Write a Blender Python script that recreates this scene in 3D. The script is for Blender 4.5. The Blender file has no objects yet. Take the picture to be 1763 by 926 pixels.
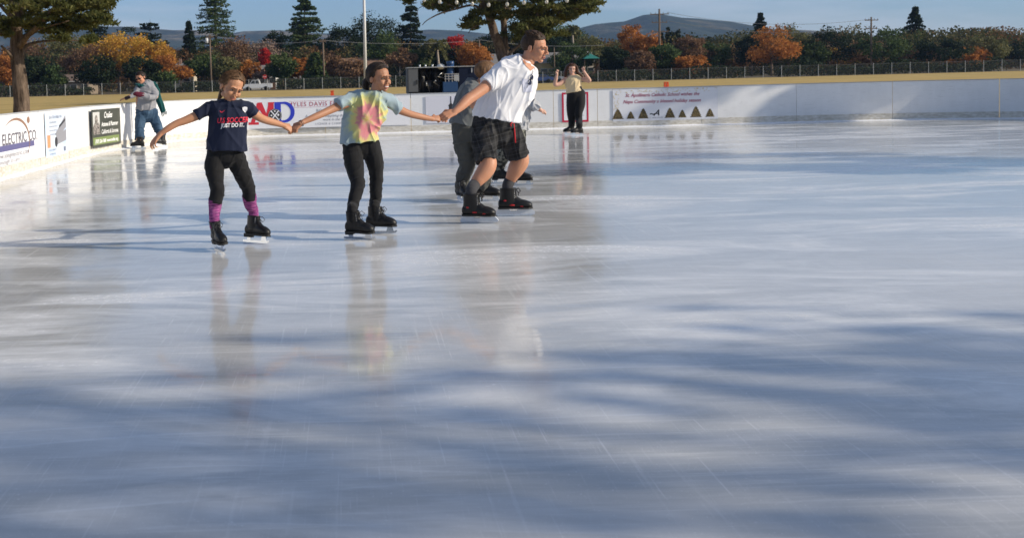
import bpy, bmesh, math, random
import numpy as np
from mathutils import Vector, Matrix, noise
from mathutils.bvhtree import BVHTree
R = math.radians
PI = math.pi
sc = bpy.context.scene
COL = sc.collection
rng = np.random.default_rng(7)
random.seed(7)

# ------------------------------------------------------------------ camera
H = 1.35; F = 2000.0; PITCH = 3.28; ROLL = -1.49
cam = bpy.data.objects.new('camera', bpy.data.cameras.new('camera')); COL.objects.link(cam)
cam.location = (0, 0, H)
CM = Matrix.Rotation(R(90 - PITCH), 3, 'X') @ Matrix.Rotation(R(ROLL), 3, 'Z')
cam.rotation_euler = CM.to_euler()
cam.data.sensor_width = 36; cam.data.lens = 36 * F / 1763
cam.data.shift_x = (881.5 - 600) / 1763; cam.data.shift_y = -(463 - 253) / 1763
cam.data.clip_start = 0.1; cam.data.clip_end = 20000
cam.data.dof.use_dof = True; cam.data.dof.focus_distance = 10.3; cam.data.dof.aperture_fstop = 5.0
sc.camera = cam

def at(px, py, Y):
    d = CM @ Vector(((px - 600) / F, -(py - 253) / F, -1))
    return Vector((0, 0, H)) + d * (Y / d.y)

# ------------------------------------------------------------------ light
EL = 24.0; AZ = 14.0          # sun stands to the right, slightly on the camera's side
sd = Vector((math.cos(R(EL)) * math.cos(R(AZ)), -math.cos(R(EL)) * math.sin(R(AZ)), math.sin(R(EL))))
sl = bpy.data.lights.new('sun', 'SUN'); sl.energy = 5.0; sl.angle = R(0.53); sl.color = (1.0, .89, .72)
so = bpy.data.objects.new('sun', sl); COL.objects.link(so); so.rotation_euler = sd.to_track_quat('Z', 'Y').to_euler()
so.location = (30, -6, 14)
w = bpy.data.worlds.new('World'); sc.world = w; w.use_nodes = True
nt = w.node_tree; N = nt.nodes; L = nt.links
bg = N['Background']; bg.inputs[1].default_value = 0.10
sky = N.new('ShaderNodeTexSky'); sky.sky_type = 'NISHITA'; sky.sun_disc = False
sky.sun_elevation = R(EL); sky.sun_rotation = math.atan2(sd.x, sd.y)
sky.air_density = 1.0; sky.dust_density = 0.6; sky.ozone_density = 2.2
tc = N.new('ShaderNodeTexCoord'); mp = N.new('ShaderNodeMapping'); mp.inputs['Scale'].default_value = (1.3, 1.3, 9)
ns = N.new('ShaderNodeTexNoise'); ns.inputs['Scale'].default_value = 1.9; ns.inputs['Detail'].default_value = 7; ns.inputs['Roughness'].default_value = .55
rp = N.new('ShaderNodeValToRGB'); rp.color_ramp.elements[0].position = .47; rp.color_ramp.elements[1].position = .70
rp.color_ramp.elements[1].color = (.75, .75, .75, 1)
mx = N.new('ShaderNodeMixRGB'); mx.inputs[2].default_value = (7.2, 7.4, 8.2, 1)
tn = N.new('ShaderNodeMixRGB'); tn.blend_type = 'MULTIPLY'; tn.inputs[0].default_value = 1; sp_ = N.new('ShaderNodeSeparateXYZ'); L.new(tc.outputs['Generated'], sp_.inputs[0]); tr_ = N.new('ShaderNodeValToRGB'); tr_.color_ramp.elements[0].position = .0; tr_.color_ramp.elements[0].color = (.74, .95, 1.40, 1); tr_.color_ramp.elements[1].position = .35; tr_.color_ramp.elements[1].color = (.95, 1.0, 1.10, 1); L.new(sp_.outputs[2], tr_.inputs[0]); L.new(tr_.outputs[0], tn.inputs[2])
L.new(tc.outputs['Generated'], mp.inputs[0]); L.new(mp.outputs[0], ns.inputs[0]); L.new(ns.outputs[0], rp.inputs[0])
L.new(rp.outputs[0], mx.inputs[0]); L.new(sky.outputs[0], tn.inputs[1]); L.new(tn.outputs[0], mx.inputs[1]); L.new(mx.outputs[0], bg.inputs[0])
sc.view_settings.view_transform = 'Standard'; sc.view_settings.look = 'None'; sc.view_settings.exposure = 0.0; sc.view_settings.gamma = 1

# ------------------------------------------------------------------ materials
class Mat:
    def __init__(s, name, base=(.5, .5, .5), rough=.7, spec=.4, metal=0):
        s.m = bpy.data.materials.new(name); s.m.use_nodes = True
        s.n = s.m.node_tree.nodes; s.l = s.m.node_tree.links
        s.b = s.n['Principled BSDF']; s.out = s.n['Material Output']
        s.b.inputs['Base Color'].default_value = (*base, 1); s.b.inputs['Roughness'].default_value = rough
        s.b.inputs['Specular IOR Level'].default_value = spec; s.b.inputs['Metallic'].default_value = metal
    def co(s, scale=(1, 1, 1), rot=(0, 0, 0), kind='Object'):
        t = s.n.new('ShaderNodeTexCoord'); m = s.n.new('ShaderNodeMapping')
        m.inputs['Scale'].default_value = scale; m.inputs['Rotation'].default_value = rot
        s.l.new(t.outputs[kind], m.inputs[0]); return m.outputs[0]
    def noise(s, scale, vec=None, detail=4, rough=.55, dist=0):
        t = s.n.new('ShaderNodeTexNoise'); t.inputs['Scale'].default_value = scale; t.inputs['Detail'].default_value = detail
        t.inputs['Roughness'].default_value = rough; t.inputs['Distortion'].default_value = dist
        if vec is None: vec = s.co()
        s.l.new(vec, t.inputs['Vector']); return t.outputs['Fac']
    def ramp(s, fac, stops):
        r = s.n.new('ShaderNodeValToRGB'); cr = r.color_ramp
        while len(cr.elements) < len(stops): cr.elements.new(.5)
        for e, (p, c) in zip(cr.elements, stops):
            e.position = p; e.color = (*c, 1) if isinstance(c, tuple) else (c, c, c, 1)
        s.l.new(fac, r.inputs[0]); return r.outputs[0]
    def mix(s, fac, a, b, mode='MIX'):
        m = s.n.new('ShaderNodeMixRGB'); m.blend_type = mode
        for k, v in ((0, fac), (1, a), (2, b)):
            if isinstance(v, (int, float)): m.inputs[k].default_value = v if k == 0 else (v, v, v, 1)
            elif isinstance(v, tuple): m.inputs[k].default_value = (*v, 1)
            else: s.l.new(v, m.inputs[k])
        return m.outputs[0]
    def math(s, op, a, b=0):
        m = s.n.new('ShaderNodeMath'); m.operation = op
        for k, v in ((0, a), (1, b)):
            if isinstance(v, (int, float)): m.inputs[k].default_value = v
            else: s.l.new(v, m.inputs[k])
        return m.outputs[0]
    def base(s, c): s.l.new(c, s.b.inputs['Base Color']); return s
    def rough(s, c): s.l.new(c, s.b.inputs['Roughness']); return s
    def bump(s, h, strength=.3, dist=.01):
        b = s.n.new('ShaderNodeBump'); b.inputs['Strength'].default_value = strength; b.inputs['Distance'].default_value = dist
        s.l.new(h, b.inputs['Height']); s.l.new(b.outputs[0], s.b.inputs['Normal']); return s
_mc = {}
def plain(name, c, rough=.7, spec=.4, metal=0, var=.12, scale=30, bump=0):
    if name in _mc: return _mc[name]
    M = Mat(name, c, rough, spec, metal)
    f = M.noise(scale)
    M.base(M.mix(1.0, c, M.ramp(f, [(.25, 1 - var), (.75, 1 + var)]), 'MULTIPLY'))
    if bump: M.bump(f, bump, .01)
    _mc[name] = M.m; return M.m
def cloth(name, c, var=.12, fold=.25):
    M = Mat(name, c, .85, .2); a = M.noise(9, detail=3); b = M.noise(260, detail=2)
    M.base(M.mix(1.0, c, M.ramp(b, [(.2, 1 - var), (.8, 1 + var)]), 'MULTIPLY'))
    M.bump(M.mix(.25, a, b), fold, .012); M.b.inputs['Sheen Weight'].default_value = .08
    return M.m
def skin(name, c):
    M = Mat(name, c, .52, .35)
    M.base(M.mix(M.noise(22), tuple(x * .9 for x in c), (c[0] * 1.1, c[1] * .98, c[2] * .95)))
    M.b.inputs['Subsurface Weight'].default_value = .12; M.b.inputs['Subsurface Radius'].default_value = (.6, .2, .1)
    M.b.inputs['Subsurface Scale'].default_value = .01
    return M.m
def hairmat(name, c):
    M = Mat(name, c, .55, .22)
    f = M.noise(60, M.co((1, 1, .18)), 5)
    M.base(M.mix(1.0, c, M.ramp(f, [(.3, .55), (.7, 1.7)]), 'MULTIPLY')).bump(f, .6, .006)
    return M.m
def leaf(name, cols, trans=.3):
    M = Mat(name, cols[0], .7, .15)
    a = M.n.new('ShaderNodeAttribute'); a.attribute_name = 'tint'
    st = [(i / max(1, len(cols) - 1), c) for i, c in enumerate(cols)]
    c = M.ramp(a.outputs['Fac'], st); M.base(c)
    t = M.n.new('ShaderNodeBsdfTranslucent'); M.l.new(c, t.inputs[0])
    x = M.n.new('ShaderNodeMixShader'); x.inputs[0].default_value = trans
    M.l.new(M.b.outputs[0], x.inputs[1]); M.l.new(t.outputs[0], x.inputs[2]); M.l.new(x.outputs[0], M.out.inputs[0])
    return M.m

# ------------------------------------------------------------------ object helpers
def link(name, me, mat=None, parent=None, smooth=False):
    o = bpy.data.objects.new(name, me); COL.objects.link(o)
    for m in (mat if isinstance(mat, (list, tuple)) else [mat]):
        if m: me.materials.append(m)
    if smooth: me.polygons.foreach_set('use_smooth', [True] * len(me.polygons))
    if parent:
        o.parent = parent; o.matrix_parent_inverse = parent.matrix_basis.inverted()
    return o
def tag(o, label, cat, group=None):
    o['label'] = label; o['category'] = cat
    if group: o['group'] = group
    return o
def kind(o, k): o['kind'] = k; return o
def empty(name, loc, label, cat, group=None):
    o = bpy.data.objects.new(name, None); COL.objects.link(o); o.location = loc; o.empty_display_size = .2
    return tag(o, label, cat, group)
def rebase(o, loc):
    """move a mesh object's origin to loc without moving its faces"""
    o.data.transform(Matrix.Translation(-Vector(loc))); o.location = loc

class MB:
    def __init__(s): s.v = []; s.f = []
    def add(s, vs, fs):
        b = len(s.v); s.v += [tuple(v) for v in vs]; s.f += [tuple(i + b for i in f) for f in fs]; return s
    def box(s, c, d, rot=None, taper=1):
        c = Vector(c); vs = []
        for k in (-1, 1):
            q = 1 if k < 0 else taper
            for (i, j) in ((-1, -1), (1, -1), (1, 1), (-1, 1)):
                p = Vector((i * d[0] / 2 * q, j * d[1] / 2 * q, k * d[2] / 2))
                vs.append(c + (rot @ p if rot else p))
        return s.add(vs, [(3, 2, 1, 0), (4, 5, 6, 7), (0, 1, 5, 4), (1, 2, 6, 5), (2, 3, 7, 6), (3, 0, 4, 7)])
    def bar(s, a, b, wd, th=None, n=4, r2=None):
        return s.tube([a, b], [wd / 2, (r2 if r2 is not None else wd / 2)], n, th / 2 if th else None)
    def tube(s, pts, rad, n=8, rv=None, cap=True, sm=1):
        pts = [Vector(p) for p in pts]
        if isinstance(rad, (int, float)): rad = [rad] * len(pts)
        b = len(s.v); prev = None
        for i, p in enumerate(pts):
            t = (pts[min(i + 1, len(pts) - 1)] - pts[max(i - 1, 0)]).normalized()
            if prev is None:
                up = Vector((0, 0, 1)) if abs(t.z) < .9 else Vector((0, 1, 0))
                u = t.cross(up).normalized()
            else:
                u = (prev - t * prev.dot(t)).normalized()
            prev = u; v = t.cross(u)
            for k in range(n):
                a = 2 * PI * k / n + (PI / 4 if n == 4 else 0)
                q = 1.4142 if n == 4 else 1
                s.v.append(tuple(p + u * (math.cos(a) * rad[i] * q) + v * (math.sin(a) * (rv if rv else rad[i]) * q)))
        for i in range(len(pts) - 1):
            for k in range(n):
                a0 = b + i * n + k; a1 = b + i * n + (k + 1) % n
                s.f.append((a0, a1, a1 + n, a0 + n))
        if cap:
            s.f.append(tuple(b + k for k in range(n))[::-1]); s.f.append(tuple(b + (len(pts) - 1) * n + k for k in range(n)))
        return s
    def ball(s, c, r, n=10, m=7, M=None):
        c = Vector(c); r = (r, r, r) if isinstance(r, (int, float)) else r
        vs = []; fs = []
        def tr(p):
            p = Vector((p[0] * r[0], p[1] * r[1], p[2] * r[2])); return c + (M @ p if M else p)
        vs.append(tr((0, 0, 1)))
        for i in range(1, m):
            for k in range(n):
                a = PI * i / m; q = 2 * PI * k / n
                vs.append(tr((math.sin(a) * math.cos(q), math.sin(a) * math.sin(q), math.cos(a))))
        vs.append(tr((0, 0, -1))); e = len(vs) - 1
        for k in range(n):
            fs.append((0, 1 + k, 1 + (k + 1) % n)); fs.append((e, e - n + (k + 1) % n, e - n + k))
        for i in range(m - 2):
            for k in range(n):
                a = 1 + i * n + k; b = 1 + i * n + (k + 1) % n; fs.append((a, a + n, b + n, b))
        return s.add(vs, fs)
    def prism(s, pts, O, U, V, W, th):
        """outline pts (2-D) in frame O,U,V extruded by th along W"""
        O, U, V, W = map(Vector, (O, U, V, W)); n = len(pts)
        a = [O + U * p[0] + V * p[1] for p in pts]; b = [q + W * th for q in a]
        fs = [tuple(range(n)), tuple(range(2 * n - 1, n - 1, -1))] + [(i, i + n, (i + 1) % n + n, (i + 1) % n) for i in range(n)]
        return s.add(a + b, fs)
    def mesh(s, name):
        me = bpy.data.meshes.new(name); me.from_pydata(s.v, [], s.f); me.validate(); 
        bm = bmesh.new(); bm.from_mesh(me); bmesh.ops.recalc_face_normals(bm, faces=bm.faces); bm.to_mesh(me); bm.free()
        return me
    def obj(s, name, mat, parent=None, smooth=False, bevel=0):
        me = s.mesh(name)
        if bevel:
            bm = bmesh.new(); bm.from_mesh(me)
            bmesh.ops.bevel(bm, geom=[e for e in bm.edges if e.is_manifold and e.calc_face_angle(0) > .5], offset=bevel, segments=2, affect='EDGES')
            bm.to_mesh(me); bm.free()
        return link(name, me, mat, parent, smooth)

def text_mb(st, size, shear=0, bold=0, sx=1, align='CENTER', space=1.0):
    c = bpy.data.curves.new('t', 'FONT'); c.body = st; c.size = size; c.shear = shear; c.offset = bold; c.align_x = align
    c.space_character = space; c.resolution_u = 3
    o = bpy.data.objects.new('t', c); me = bpy.data.meshes.new_from_object(o)
    v = [(p.co.x * sx, p.co.y) for p in me.vertices]; f = [tuple(p.vertices) for p in me.polygons]
    bpy.data.objects.remove(o); bpy.data.curves.remove(c); bpy.data.meshes.remove(me)
    return v, f
def text(name, items, O, U, V, mat, parent, off=.004):
    """items: (string, x, y, size, kwargs) in the frame O,U,V; one flat lettering mesh just in front of its sign"""
    O, U, V = map(Vector, (O, U, V)); Wn = U.cross(V).normalized(); mb = MB()
    for (st, x, y, size, kw) in items:
        v, f = text_mb(st, size, **kw)
        mb.add([O + U * (a + x) + V * (b + y) + Wn * off for a, b in v], f)
    me = bpy.data.meshes.new(name); me.from_pydata(mb.v, [], mb.f); me.validate()
    return link(name, me, mat, parent)

def quads(name, C, S, mat, parent=None, tint=None, droop=None, aspect=1.0, flat=0.0):
    """a cloud of small leaf-shaped faces (diamond quads) at centres C, sizes S"""
    C = np.asarray(C, float); n = len(C); S = np.broadcast_to(np.asarray(S, float), (n,))
    a = rng.normal(size=(n, 3)); 
    if droop is not None: a = np.asarray(droop) + a * .45
    a[:, 2] *= (1 - flat); a /= np.linalg.norm(a, axis=1)[:, None] + 1e-9
    b = rng.normal(size=(n, 3)); b -= a * (a * b).sum(1)[:, None]; b /= np.linalg.norm(b, axis=1)[:, None] + 1e-9
    a = a * S[:, None] * .5 * aspect; b = b * S[:, None] * .5
    V = np.stack([C - a, C + b * .8, C + a, C - b * .8], 1).reshape(-1, 3)
    me = bpy.data.meshes.new(name); me.vertices.add(4 * n); me.vertices.foreach_set('co', V.ravel())
    me.loops.add(4 * n); me.loops.foreach_set('vertex_index', np.arange(4 * n, dtype=np.int32))
    me.polygons.add(n); me.polygons.foreach_set('loop_start', np.arange(0, 4 * n, 4, dtype=np.int32))
    me.update(calc_edges=True)
    t = rng.random(n) if tint is None else np.clip(tint, 0, 1)
    at_ = me.attributes.new('tint', 'FLOAT', 'FACE'); at_.data.foreach_set('value', t.astype(np.float32))
    return link(name, me, mat, parent)

def cat(pts, k=4):
    """Catmull-Rom through tuples"""
    P = [np.array(p, float) for p in pts]
    if len(P) < 3: 
        return [P[0] + (P[-1] - P[0]) * i / k for i in range(k + 1)]
    P = [2 * P[0] - P[1]] + P + [2 * P[-1] - P[-2]]; out = []
    for i in range(1, len(P) - 2):
        for j in range(k):
            t = j / k
            out.append(.5 * (2 * P[i] + (P[i + 1] - P[i - 1]) * t + (2 * P[i - 1] - 5 * P[i] + 4 * P[i + 1] - P[i + 2]) * t * t + (3 * P[i] - P[i - 1] - 3 * P[i + 1] + P[i + 2]) * t ** 3))
    out.append(P[-2]); return out
# ------------------------------------------------------------------ ground, ice, hills
def ring_sheet(name, x0, x1, y0, y1, z, mat):
    me = bpy.data.meshes.new(name); me.from_pydata([(x0, y0, z), (x1, y0, z), (x1, y1, z), (x0, y1, z)], [], [(0, 1, 2, 3)])
    return kind(link(name, me, mat), 'structure')
M = Mat('dry_grass', (.3, .24, .1), .95, .1)
v = M.co((1, 1, 1), kind='Object'); a = M.noise(.08, v, 6, .6); b = M.noise(.9, M.co((1, .25, 1)), 5, .7)
M.base(M.mix(M.ramp(b, [(.35, 0.0), (.7, .55)]), M.ramp(a, [(.32, (.42, .29, .10)), (.55, (.56, .39, .15)), (.75, (.34, .27, .09))]), (.26, .22, .07)))
M.bump(b, .5, .05)
ring_sheet('field', -4200, 4200, -60, 4300, -.02, M.m)
M = Mat('street_ground', (.14, .11, .075), .9, .15); a = M.noise(.15, None, 5)
M.base(M.ramp(a, [(.3, (.10, .085, .05)), (.6, (.20, .16, .10))]))
ring_sheet('ground', -2500, 2500, 192, 2400, .0, M.m)
M = Mat('asphalt', (.07, .07, .072), .85, .2); ring_sheet('road', -2500, 2500, 203, 211, .012, M.m)

# rink outline (left side, far left corner, back, right corner, right side)
PATH = [(-5.25, -14), (-5.25, 8), (-5.25, 14), (-5.22, 20), (-5.16, 23.1), (-4.92, 24.7), (-4.55, 26.6), (-3.85, 28.2), (-2.4, 29.0), (0, 29.02), (1.58, 29.0), (5.14, 29.0), (9, 29.0), (13, 29.0), (16, 28.2), (17.6, 26.2), (18.1, 23), (18.1, 16), (18.1, 6), (18.1, -14)]
pp = [tuple(p) for p in cat([(a, b, 0) for a, b in PATH], 8)]
me = bpy.data.meshes.new('ice'); me.from_pydata([(a, b, .004) for a, b, _ in pp], [], [tuple(range(len(pp)))])
M = Mat('wet_ice', (.74, .77, .80), .12, .5); M.b.inputs['IOR'].default_value = 1.33
big = M.noise(.35, M.co((1, .8, 1)), 6, .6, .6); mid = M.noise(1.6, M.co((.55, 1.5, 1)), 7, .65, 1.2); fin = M.noise(16, M.co((1, 1, 1)), 6, .7)
sc1 = M.noise(14, M.co((.045, 2.2, 1), (0, 0, R(7))), 5, .75, .3); sc2 = M.noise(12, M.co((.07, 2.0, 1), (0, 0, R(-32))), 5, .75, .4)
sc3 = M.noise(11, M.co((2.4, .06, 1), (0, 0, R(18))), 5, .7, .4)
scr = M.mix(1, M.mix(1, M.ramp(sc1, [(.56, 0.0), (.66, 1.0)]), M.ramp(sc2, [(.58, 0.0), (.68, .8)]), 'LIGHTEN'), M.ramp(sc3, [(.58, 0.0), (.7, .8)]), 'LIGHTEN')
# thin skate cuts: warped rings
wv = M.n.new('ShaderNodeTexWave'); wv.wave_type = 'RINGS'; wv.rings_direction = 'Z'; wv.inputs['Scale'].default_value = .55; wv.inputs['Distortion'].default_value = 9; wv.inputs['Detail'].default_value = 2; wv.inputs['Detail Scale'].default_value = .35
M.l.new(M.co(), wv.inputs['Vector']); cut = M.ramp(wv.outputs['Fac'], [(.0, 1.0), (.003, 0.0)])
wv2 = M.n.new('ShaderNodeTexWave'); wv2.wave_type = 'RINGS'; wv2.rings_direction = 'Z'; wv2.inputs['Scale'].default_value = .4; wv2.inputs['Distortion'].default_value = 12; wv2.inputs['Detail'].default_value = 2; wv2.inputs['Detail Scale'].default_value = .3
mpv = M.co((1, 1, 1), (0, 0, 1)); M.l.new(mpv, wv2.inputs['Vector']); cut2 = M.ramp(wv2.outputs['Fac'], [(.0, 1.0), (.0025, 0.0)])
cuts = M.mix(1, cut, cut2, 'LIGHTEN')
frost = M.ramp(M.noise(.62, M.co((.55, 1.5, 1)), 7, .62, .8), [(.475, 0.0), (.53, .4), (.62, 1.0)])
fs2 = M.noise(55, M.co((.03, 2.6, 1), (0, 0, R(12))), 4, .7, .5); fs3 = M.noise(48, M.co((.04, 2.4, 1), (0, 0, R(-48))), 4, .7, .6); fs4 = M.noise(45, M.co((2.5, .035, 1), (0, 0, R(-8))), 4, .7, .5)
fine = M.mix(1, M.mix(1, M.ramp(fs2, [(.60, 0.0), (.68, 1.0)]), M.ramp(fs3, [(.61, 0.0), (.69, 1.0)]), 'LIGHTEN'), M.ramp(fs4, [(.61, 0.0), (.69, 1.0)]), 'LIGHTEN')
chips = M.ramp(M.noise(130, M.co(), 2, .5), [(.70, 0.0), (.74, 1.0)])
col = M.mix(frost, M.mix(M.ramp(mid, [(.35, 0.0), (.7, 1.0)]), (.46, .46, .45), (.60, .595, .585)), M.mix(M.ramp(mid, [(.35, 0.0), (.7, 1.0)]), (.70, .695, .68), (.84, .83, .81)))
col = M.mix(M.math('MULTIPLY', scr, .25), col, (.88, .88, .87)); col = M.mix(M.math('MULTIPLY', fine, .38), col, (.90, .90, .90)); col = M.mix(M.math('MULTIPLY', M.math('MULTIPLY', cuts, frost), .45), col, (.92, .93, .94)); col = M.mix(M.math('MULTIPLY', chips, .8), col, (.93, .93, .93))
M.base(col)
rg = M.mix(frost, M.ramp(mid, [(.4, .015), (.74, .07)]), M.ramp(fin, [(.3, .10), (.7, .34)])); rg = M.mix(M.math('MULTIPLY', M.mix(1, scr, fine, 'LIGHTEN'), .5), rg, .35); M.rough(rg)
hgt = M.mix(.5, M.mix(.35, M.noise(2.2, M.co((.4, 1.6, 1)), 3), fin), M.mix(.5, M.mix(.5, scr, fine), M.mix(.5, cuts, frost))); M.bump(hgt, .055, .02)
kind(link('ice', me, M.m), 'structure')

def hills(name, prof, Y, mat, depth=900, seed=0):
    """ridge whose crest follows prof [(px, py)]; a real sloping mass with spurs"""
    xs = np.linspace(prof[0][0], prof[-1][0], 260); ys = np.interp(xs, [p[0] for p in prof], [p[1] for p in prof])
    J = 26; vs = []; fs = []
    for j in range(J):
        t = j / (J - 1)
        for i, x in enumerate(xs):
            c = at(x, ys[i], Y); gx = c.x
            h = max(c.z, 1) * (math.sin(min(t * 1.15, 1) * PI / 2) ** 1.1)
            yy = Y - depth * (1 - t)
            nz = noise.fractal(Vector((gx * .0016 + seed, yy * .0016, 0)), 1.0, 2.1, 6)
            h = max(c.z, 1) * (t ** .85) * yy / Y * (1 + .35 * nz * (1 - t)) - abs(nz) * 26 * math.sin(PI * t) + nz * 3 * (t > .9)
            vs.append((gx * yy / Y * 1.0 if False else gx, yy, max(h, 0) if j else -5))
    W = len(xs)
    for j in range(J - 1):
        for i in range(W - 1): fs.append((j * W + i, j * W + i + 1, (j + 1) * W + i + 1, (j + 1) * W + i))
    b = len(vs)
    for i, x in enumerate(xs): p = vs[(J - 1) * W + i]; vs.append((p[0], p[1] + depth, -5))
    for i in range(W - 1): fs.append(((J - 1) * W + i, (J - 1) * W + i + 1, b + i + 1, b + i))
    me = bpy.data.meshes.new(name); me.from_pydata(vs, [], fs); o = link(name, me, mat, None, True); return kind(o, 'structure')
M = Mat('hill_woods', (.06, .07, .04), .95, .1); a = M.noise(.012, None, 7, .65); b = M.noise(.0035, None, 4, .6)
M.base(M.mix(M.ramp(b, [(.50, 0.0), (.60, 1.0)]), M.ramp(a, [(.35, (.012, .022, .014)), (.6, (.038, .048, .026))]), M.ramp(a, [(.42, (.04, .045, .03)), (.62, (.24, .19, .12))]))); M.bump(a, 1, 25)
hills('hills', [(-300, 50), (150, 46), (230, 47), (300, 53), (330, 52), (390, 60), (420, 55), (480, 53), (540, 58), (640, 62), (700, 54), (740, 51), (790, 53), (850, 60), (905, 66), (1000, 66), (1400, 70), (2000, 60)], 3600, M.m, 1300, 3)
hills('hills', [(820, 100), (900, 84), (965, 60), (1000, 48), (1024, 42), (1050, 39), (1075, 37), (1090, 32), (1108, 26), (1135, 24), (1150, 27), (1175, 31), (1200, 32), (1260, 38), (1330, 50), (1420, 54), (1520, 66), (1640, 74), (1760, 78), (1900, 90)], 3000, M.m, 1100, 9)

# ------------------------------------------------------------------ rink boards
MW = Mat('board_white', (.80, .80, .80), .38, .45); f = MW.noise(6, MW.co((1, 1, .4)), 5); f2 = MW.noise(1.2, None, 3); sp = MW.noise(40, MW.co((.1, .1, 1)), 5, .8)
MW.base(MW.mix(MW.ramp(sp, [(.57, 0.0), (.70, .6)]), MW.ramp(MW.mix(.5, f, f2), [(.3, (.74, .74, .735)), (.65, (.83, .83, .83))]), (.45, .44, .43)))
MK = Mat('kick_cream', (.62, .56, .46), .5, .4); f = MK.noise(9, MK.co((1, 1, 3)), 5); MK.base(MK.ramp(f, [(.3, (.46, .42, .34)), (.7, (.76, .73, .67))]))
MC = plain('cap_grey', (.42, .43, .44), .6); MJ = plain('joint_dark', (.06, .06, .06), .8)
MS = Mat('ice_snow', (.85, .87, .9), .8, .2); f = MS.noise(30); MS.bump(f, .6, .02)
pl = np.array(cat([(a, b) for a, b in PATH], 24)); seg = np.linalg.norm(np.diff(pl, axis=0), axis=1); acc = np.concatenate([[0], np.cumsum(seg)])
def pa(s): return np.array([np.interp(s, acc, pl[:, 0]), np.interp(s, acc, pl[:, 1])])
def s_of(x=None, y=None, lo=0, hi=1e9):
    k = np.where((acc >= lo) & (acc <= hi))[0]; d = np.abs(pl[k, 0] - x) if x is not None else np.abs(pl[k, 1] - y); return acc[k[np.argmin(d)]]
sL = [s_of(y=yy, hi=s_of(x=-2.4)) for yy in (5.6, 8.0, 10.4, 12.8, 15.2, 17.4, 19.65, 21.6, 23.1, 24.9, 27.0)]
s0 = s_of(x=-2.4, lo=sL[-1])
sB = [s_of(x=xx, lo=sL[-1], hi=s_of(x=17.5, lo=sL[-1])) for xx in (-2.9, -.55, 1.58, 3.35, 5.14, 6.23, 8.9, 11.3, 13.6)]
sR = [sB[-1] + 2.4 * k for k in range(1, 8)]
J = sL + sB + sR
def board(i, a, b, label):
    n = 7; ps = [pa(a + .006 + (b - a - .012) * k / (n - 1)) for k in range(n)]
    root = empty('rink_board', (*ps[n // 2], 0), label, 'rink board', 'white boards round the rink')
    def strip(name, mat, o0, o1, z0, z1):
        vs = []; fs = []
        for k, p in enumerate(ps):
            t = (ps[min(k + 1, n - 1)] - ps[max(k - 1, 0)]); t /= np.linalg.norm(t); nr = np.array([t[1], -t[0]])   # towards the ice
            for o_, z in ((o0, z0), (o1, z0), (o1, z1), (o0, z1)): vs.append((*(p + nr * o_), z))
        for k in range(n - 1):
            q = 4 * k
            for c in range(4): fs.append((q + c, q + (c + 1) % 4, q + 4 + (c + 1) % 4, q + 4 + c))
        fs += [(0, 1, 2, 3), tuple(4 * (n - 1) + c for c in (3, 2, 1, 0))]
        return MB().add(vs, fs).obj(name, mat, root)
    strip('panel', MW.m, -.03, .0, .012, .955); strip('cap', MC, -.045, .012, .957, .975)
    strip('kick_plate', MK.m, .001, .014, .012, .175)
    m = MB()
    for p in (ps[0], ps[-1]): m.box((*p, .48), (.05, .05, .9))
    m2 = MB()
    for p in (ps[1], ps[3], ps[5]):
        t = (ps[4] - ps[2]); t /= np.linalg.norm(t); nr = np.array([t[1], -t[0]]); q = p - nr * .08
        MB().box((*q, .47), (.06, .06, .93)).obj('brace', MC, root)
names = ['near end of the left side, outside the photo', 'left side, before the electric company banner', 'left side, just before the electric company banner', 'left side, at the near end of the electric company banner',
 'carrying the middle of the electric company banner', 'carrying the far end of the electric company banner', 'carrying the pale blue poster with the orange square', 'between the pale blue poster and the dark sign', 'carrying the dark sign', 'behind the skater with the teal scarf',
 'curving round the far left corner', 'carrying the red and blue initials', 'carrying the right half of the builder banner', 'just right of the builder banner, with the lantern poster', 'behind the man in the white shirt', 'carrying the red framed notice', 'carrying the left half of the school banner',
 'carrying the right end of the school banner', 'plain, next one right of the school banner', 'starting the far right corner', 'in the bend of the far right corner', 'ending the far right corner', 'right side, first after the corner', 'right side, second after the corner', 'right side, third after the corner', 'right side, fourth after the corner', 'right side, fifth after the corner']
for i in range(len(J) - 1):
    board(i, J[i], J[i + 1], ('white rink board ' + names[min(i, len(names) - 1)]))
# scraped snow line along the foot of the boards
vs = []; fs = []; ns_ = 260
for k in range(ns_):
    s_ = J[0] + (J[-1] - J[0]) * k / (ns_ - 1); p = pa(s_); q = pa(s_ + .05); t = q - p; t /= np.linalg.norm(t); nr = np.array([t[1], -t[0]])
    wd = .10 + .07 * noise.noise(Vector((s_ * 1.3, 0, 0))) + .05 * noise.noise(Vector((s_ * 5, 3, 0)))
    vs += [(*(p + nr * .0145), .03 + .012 * noise.noise(Vector((s_ * 7, 0, 0)))), (*(p + nr * (.03 + wd * .5)), .018), (*(p + nr * (.05 + wd)), .0035)]
for k in range(ns_ - 1):
    for c in range(2): fs.append((3 * k + c, 3 * k + c + 1, 3 * k + 4 + c, 3 * k + 3 + c))
kind(MB().add(vs, fs).obj('snow', MS.m, None, True), 'structure')['kind'] = 'stuff'

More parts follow.
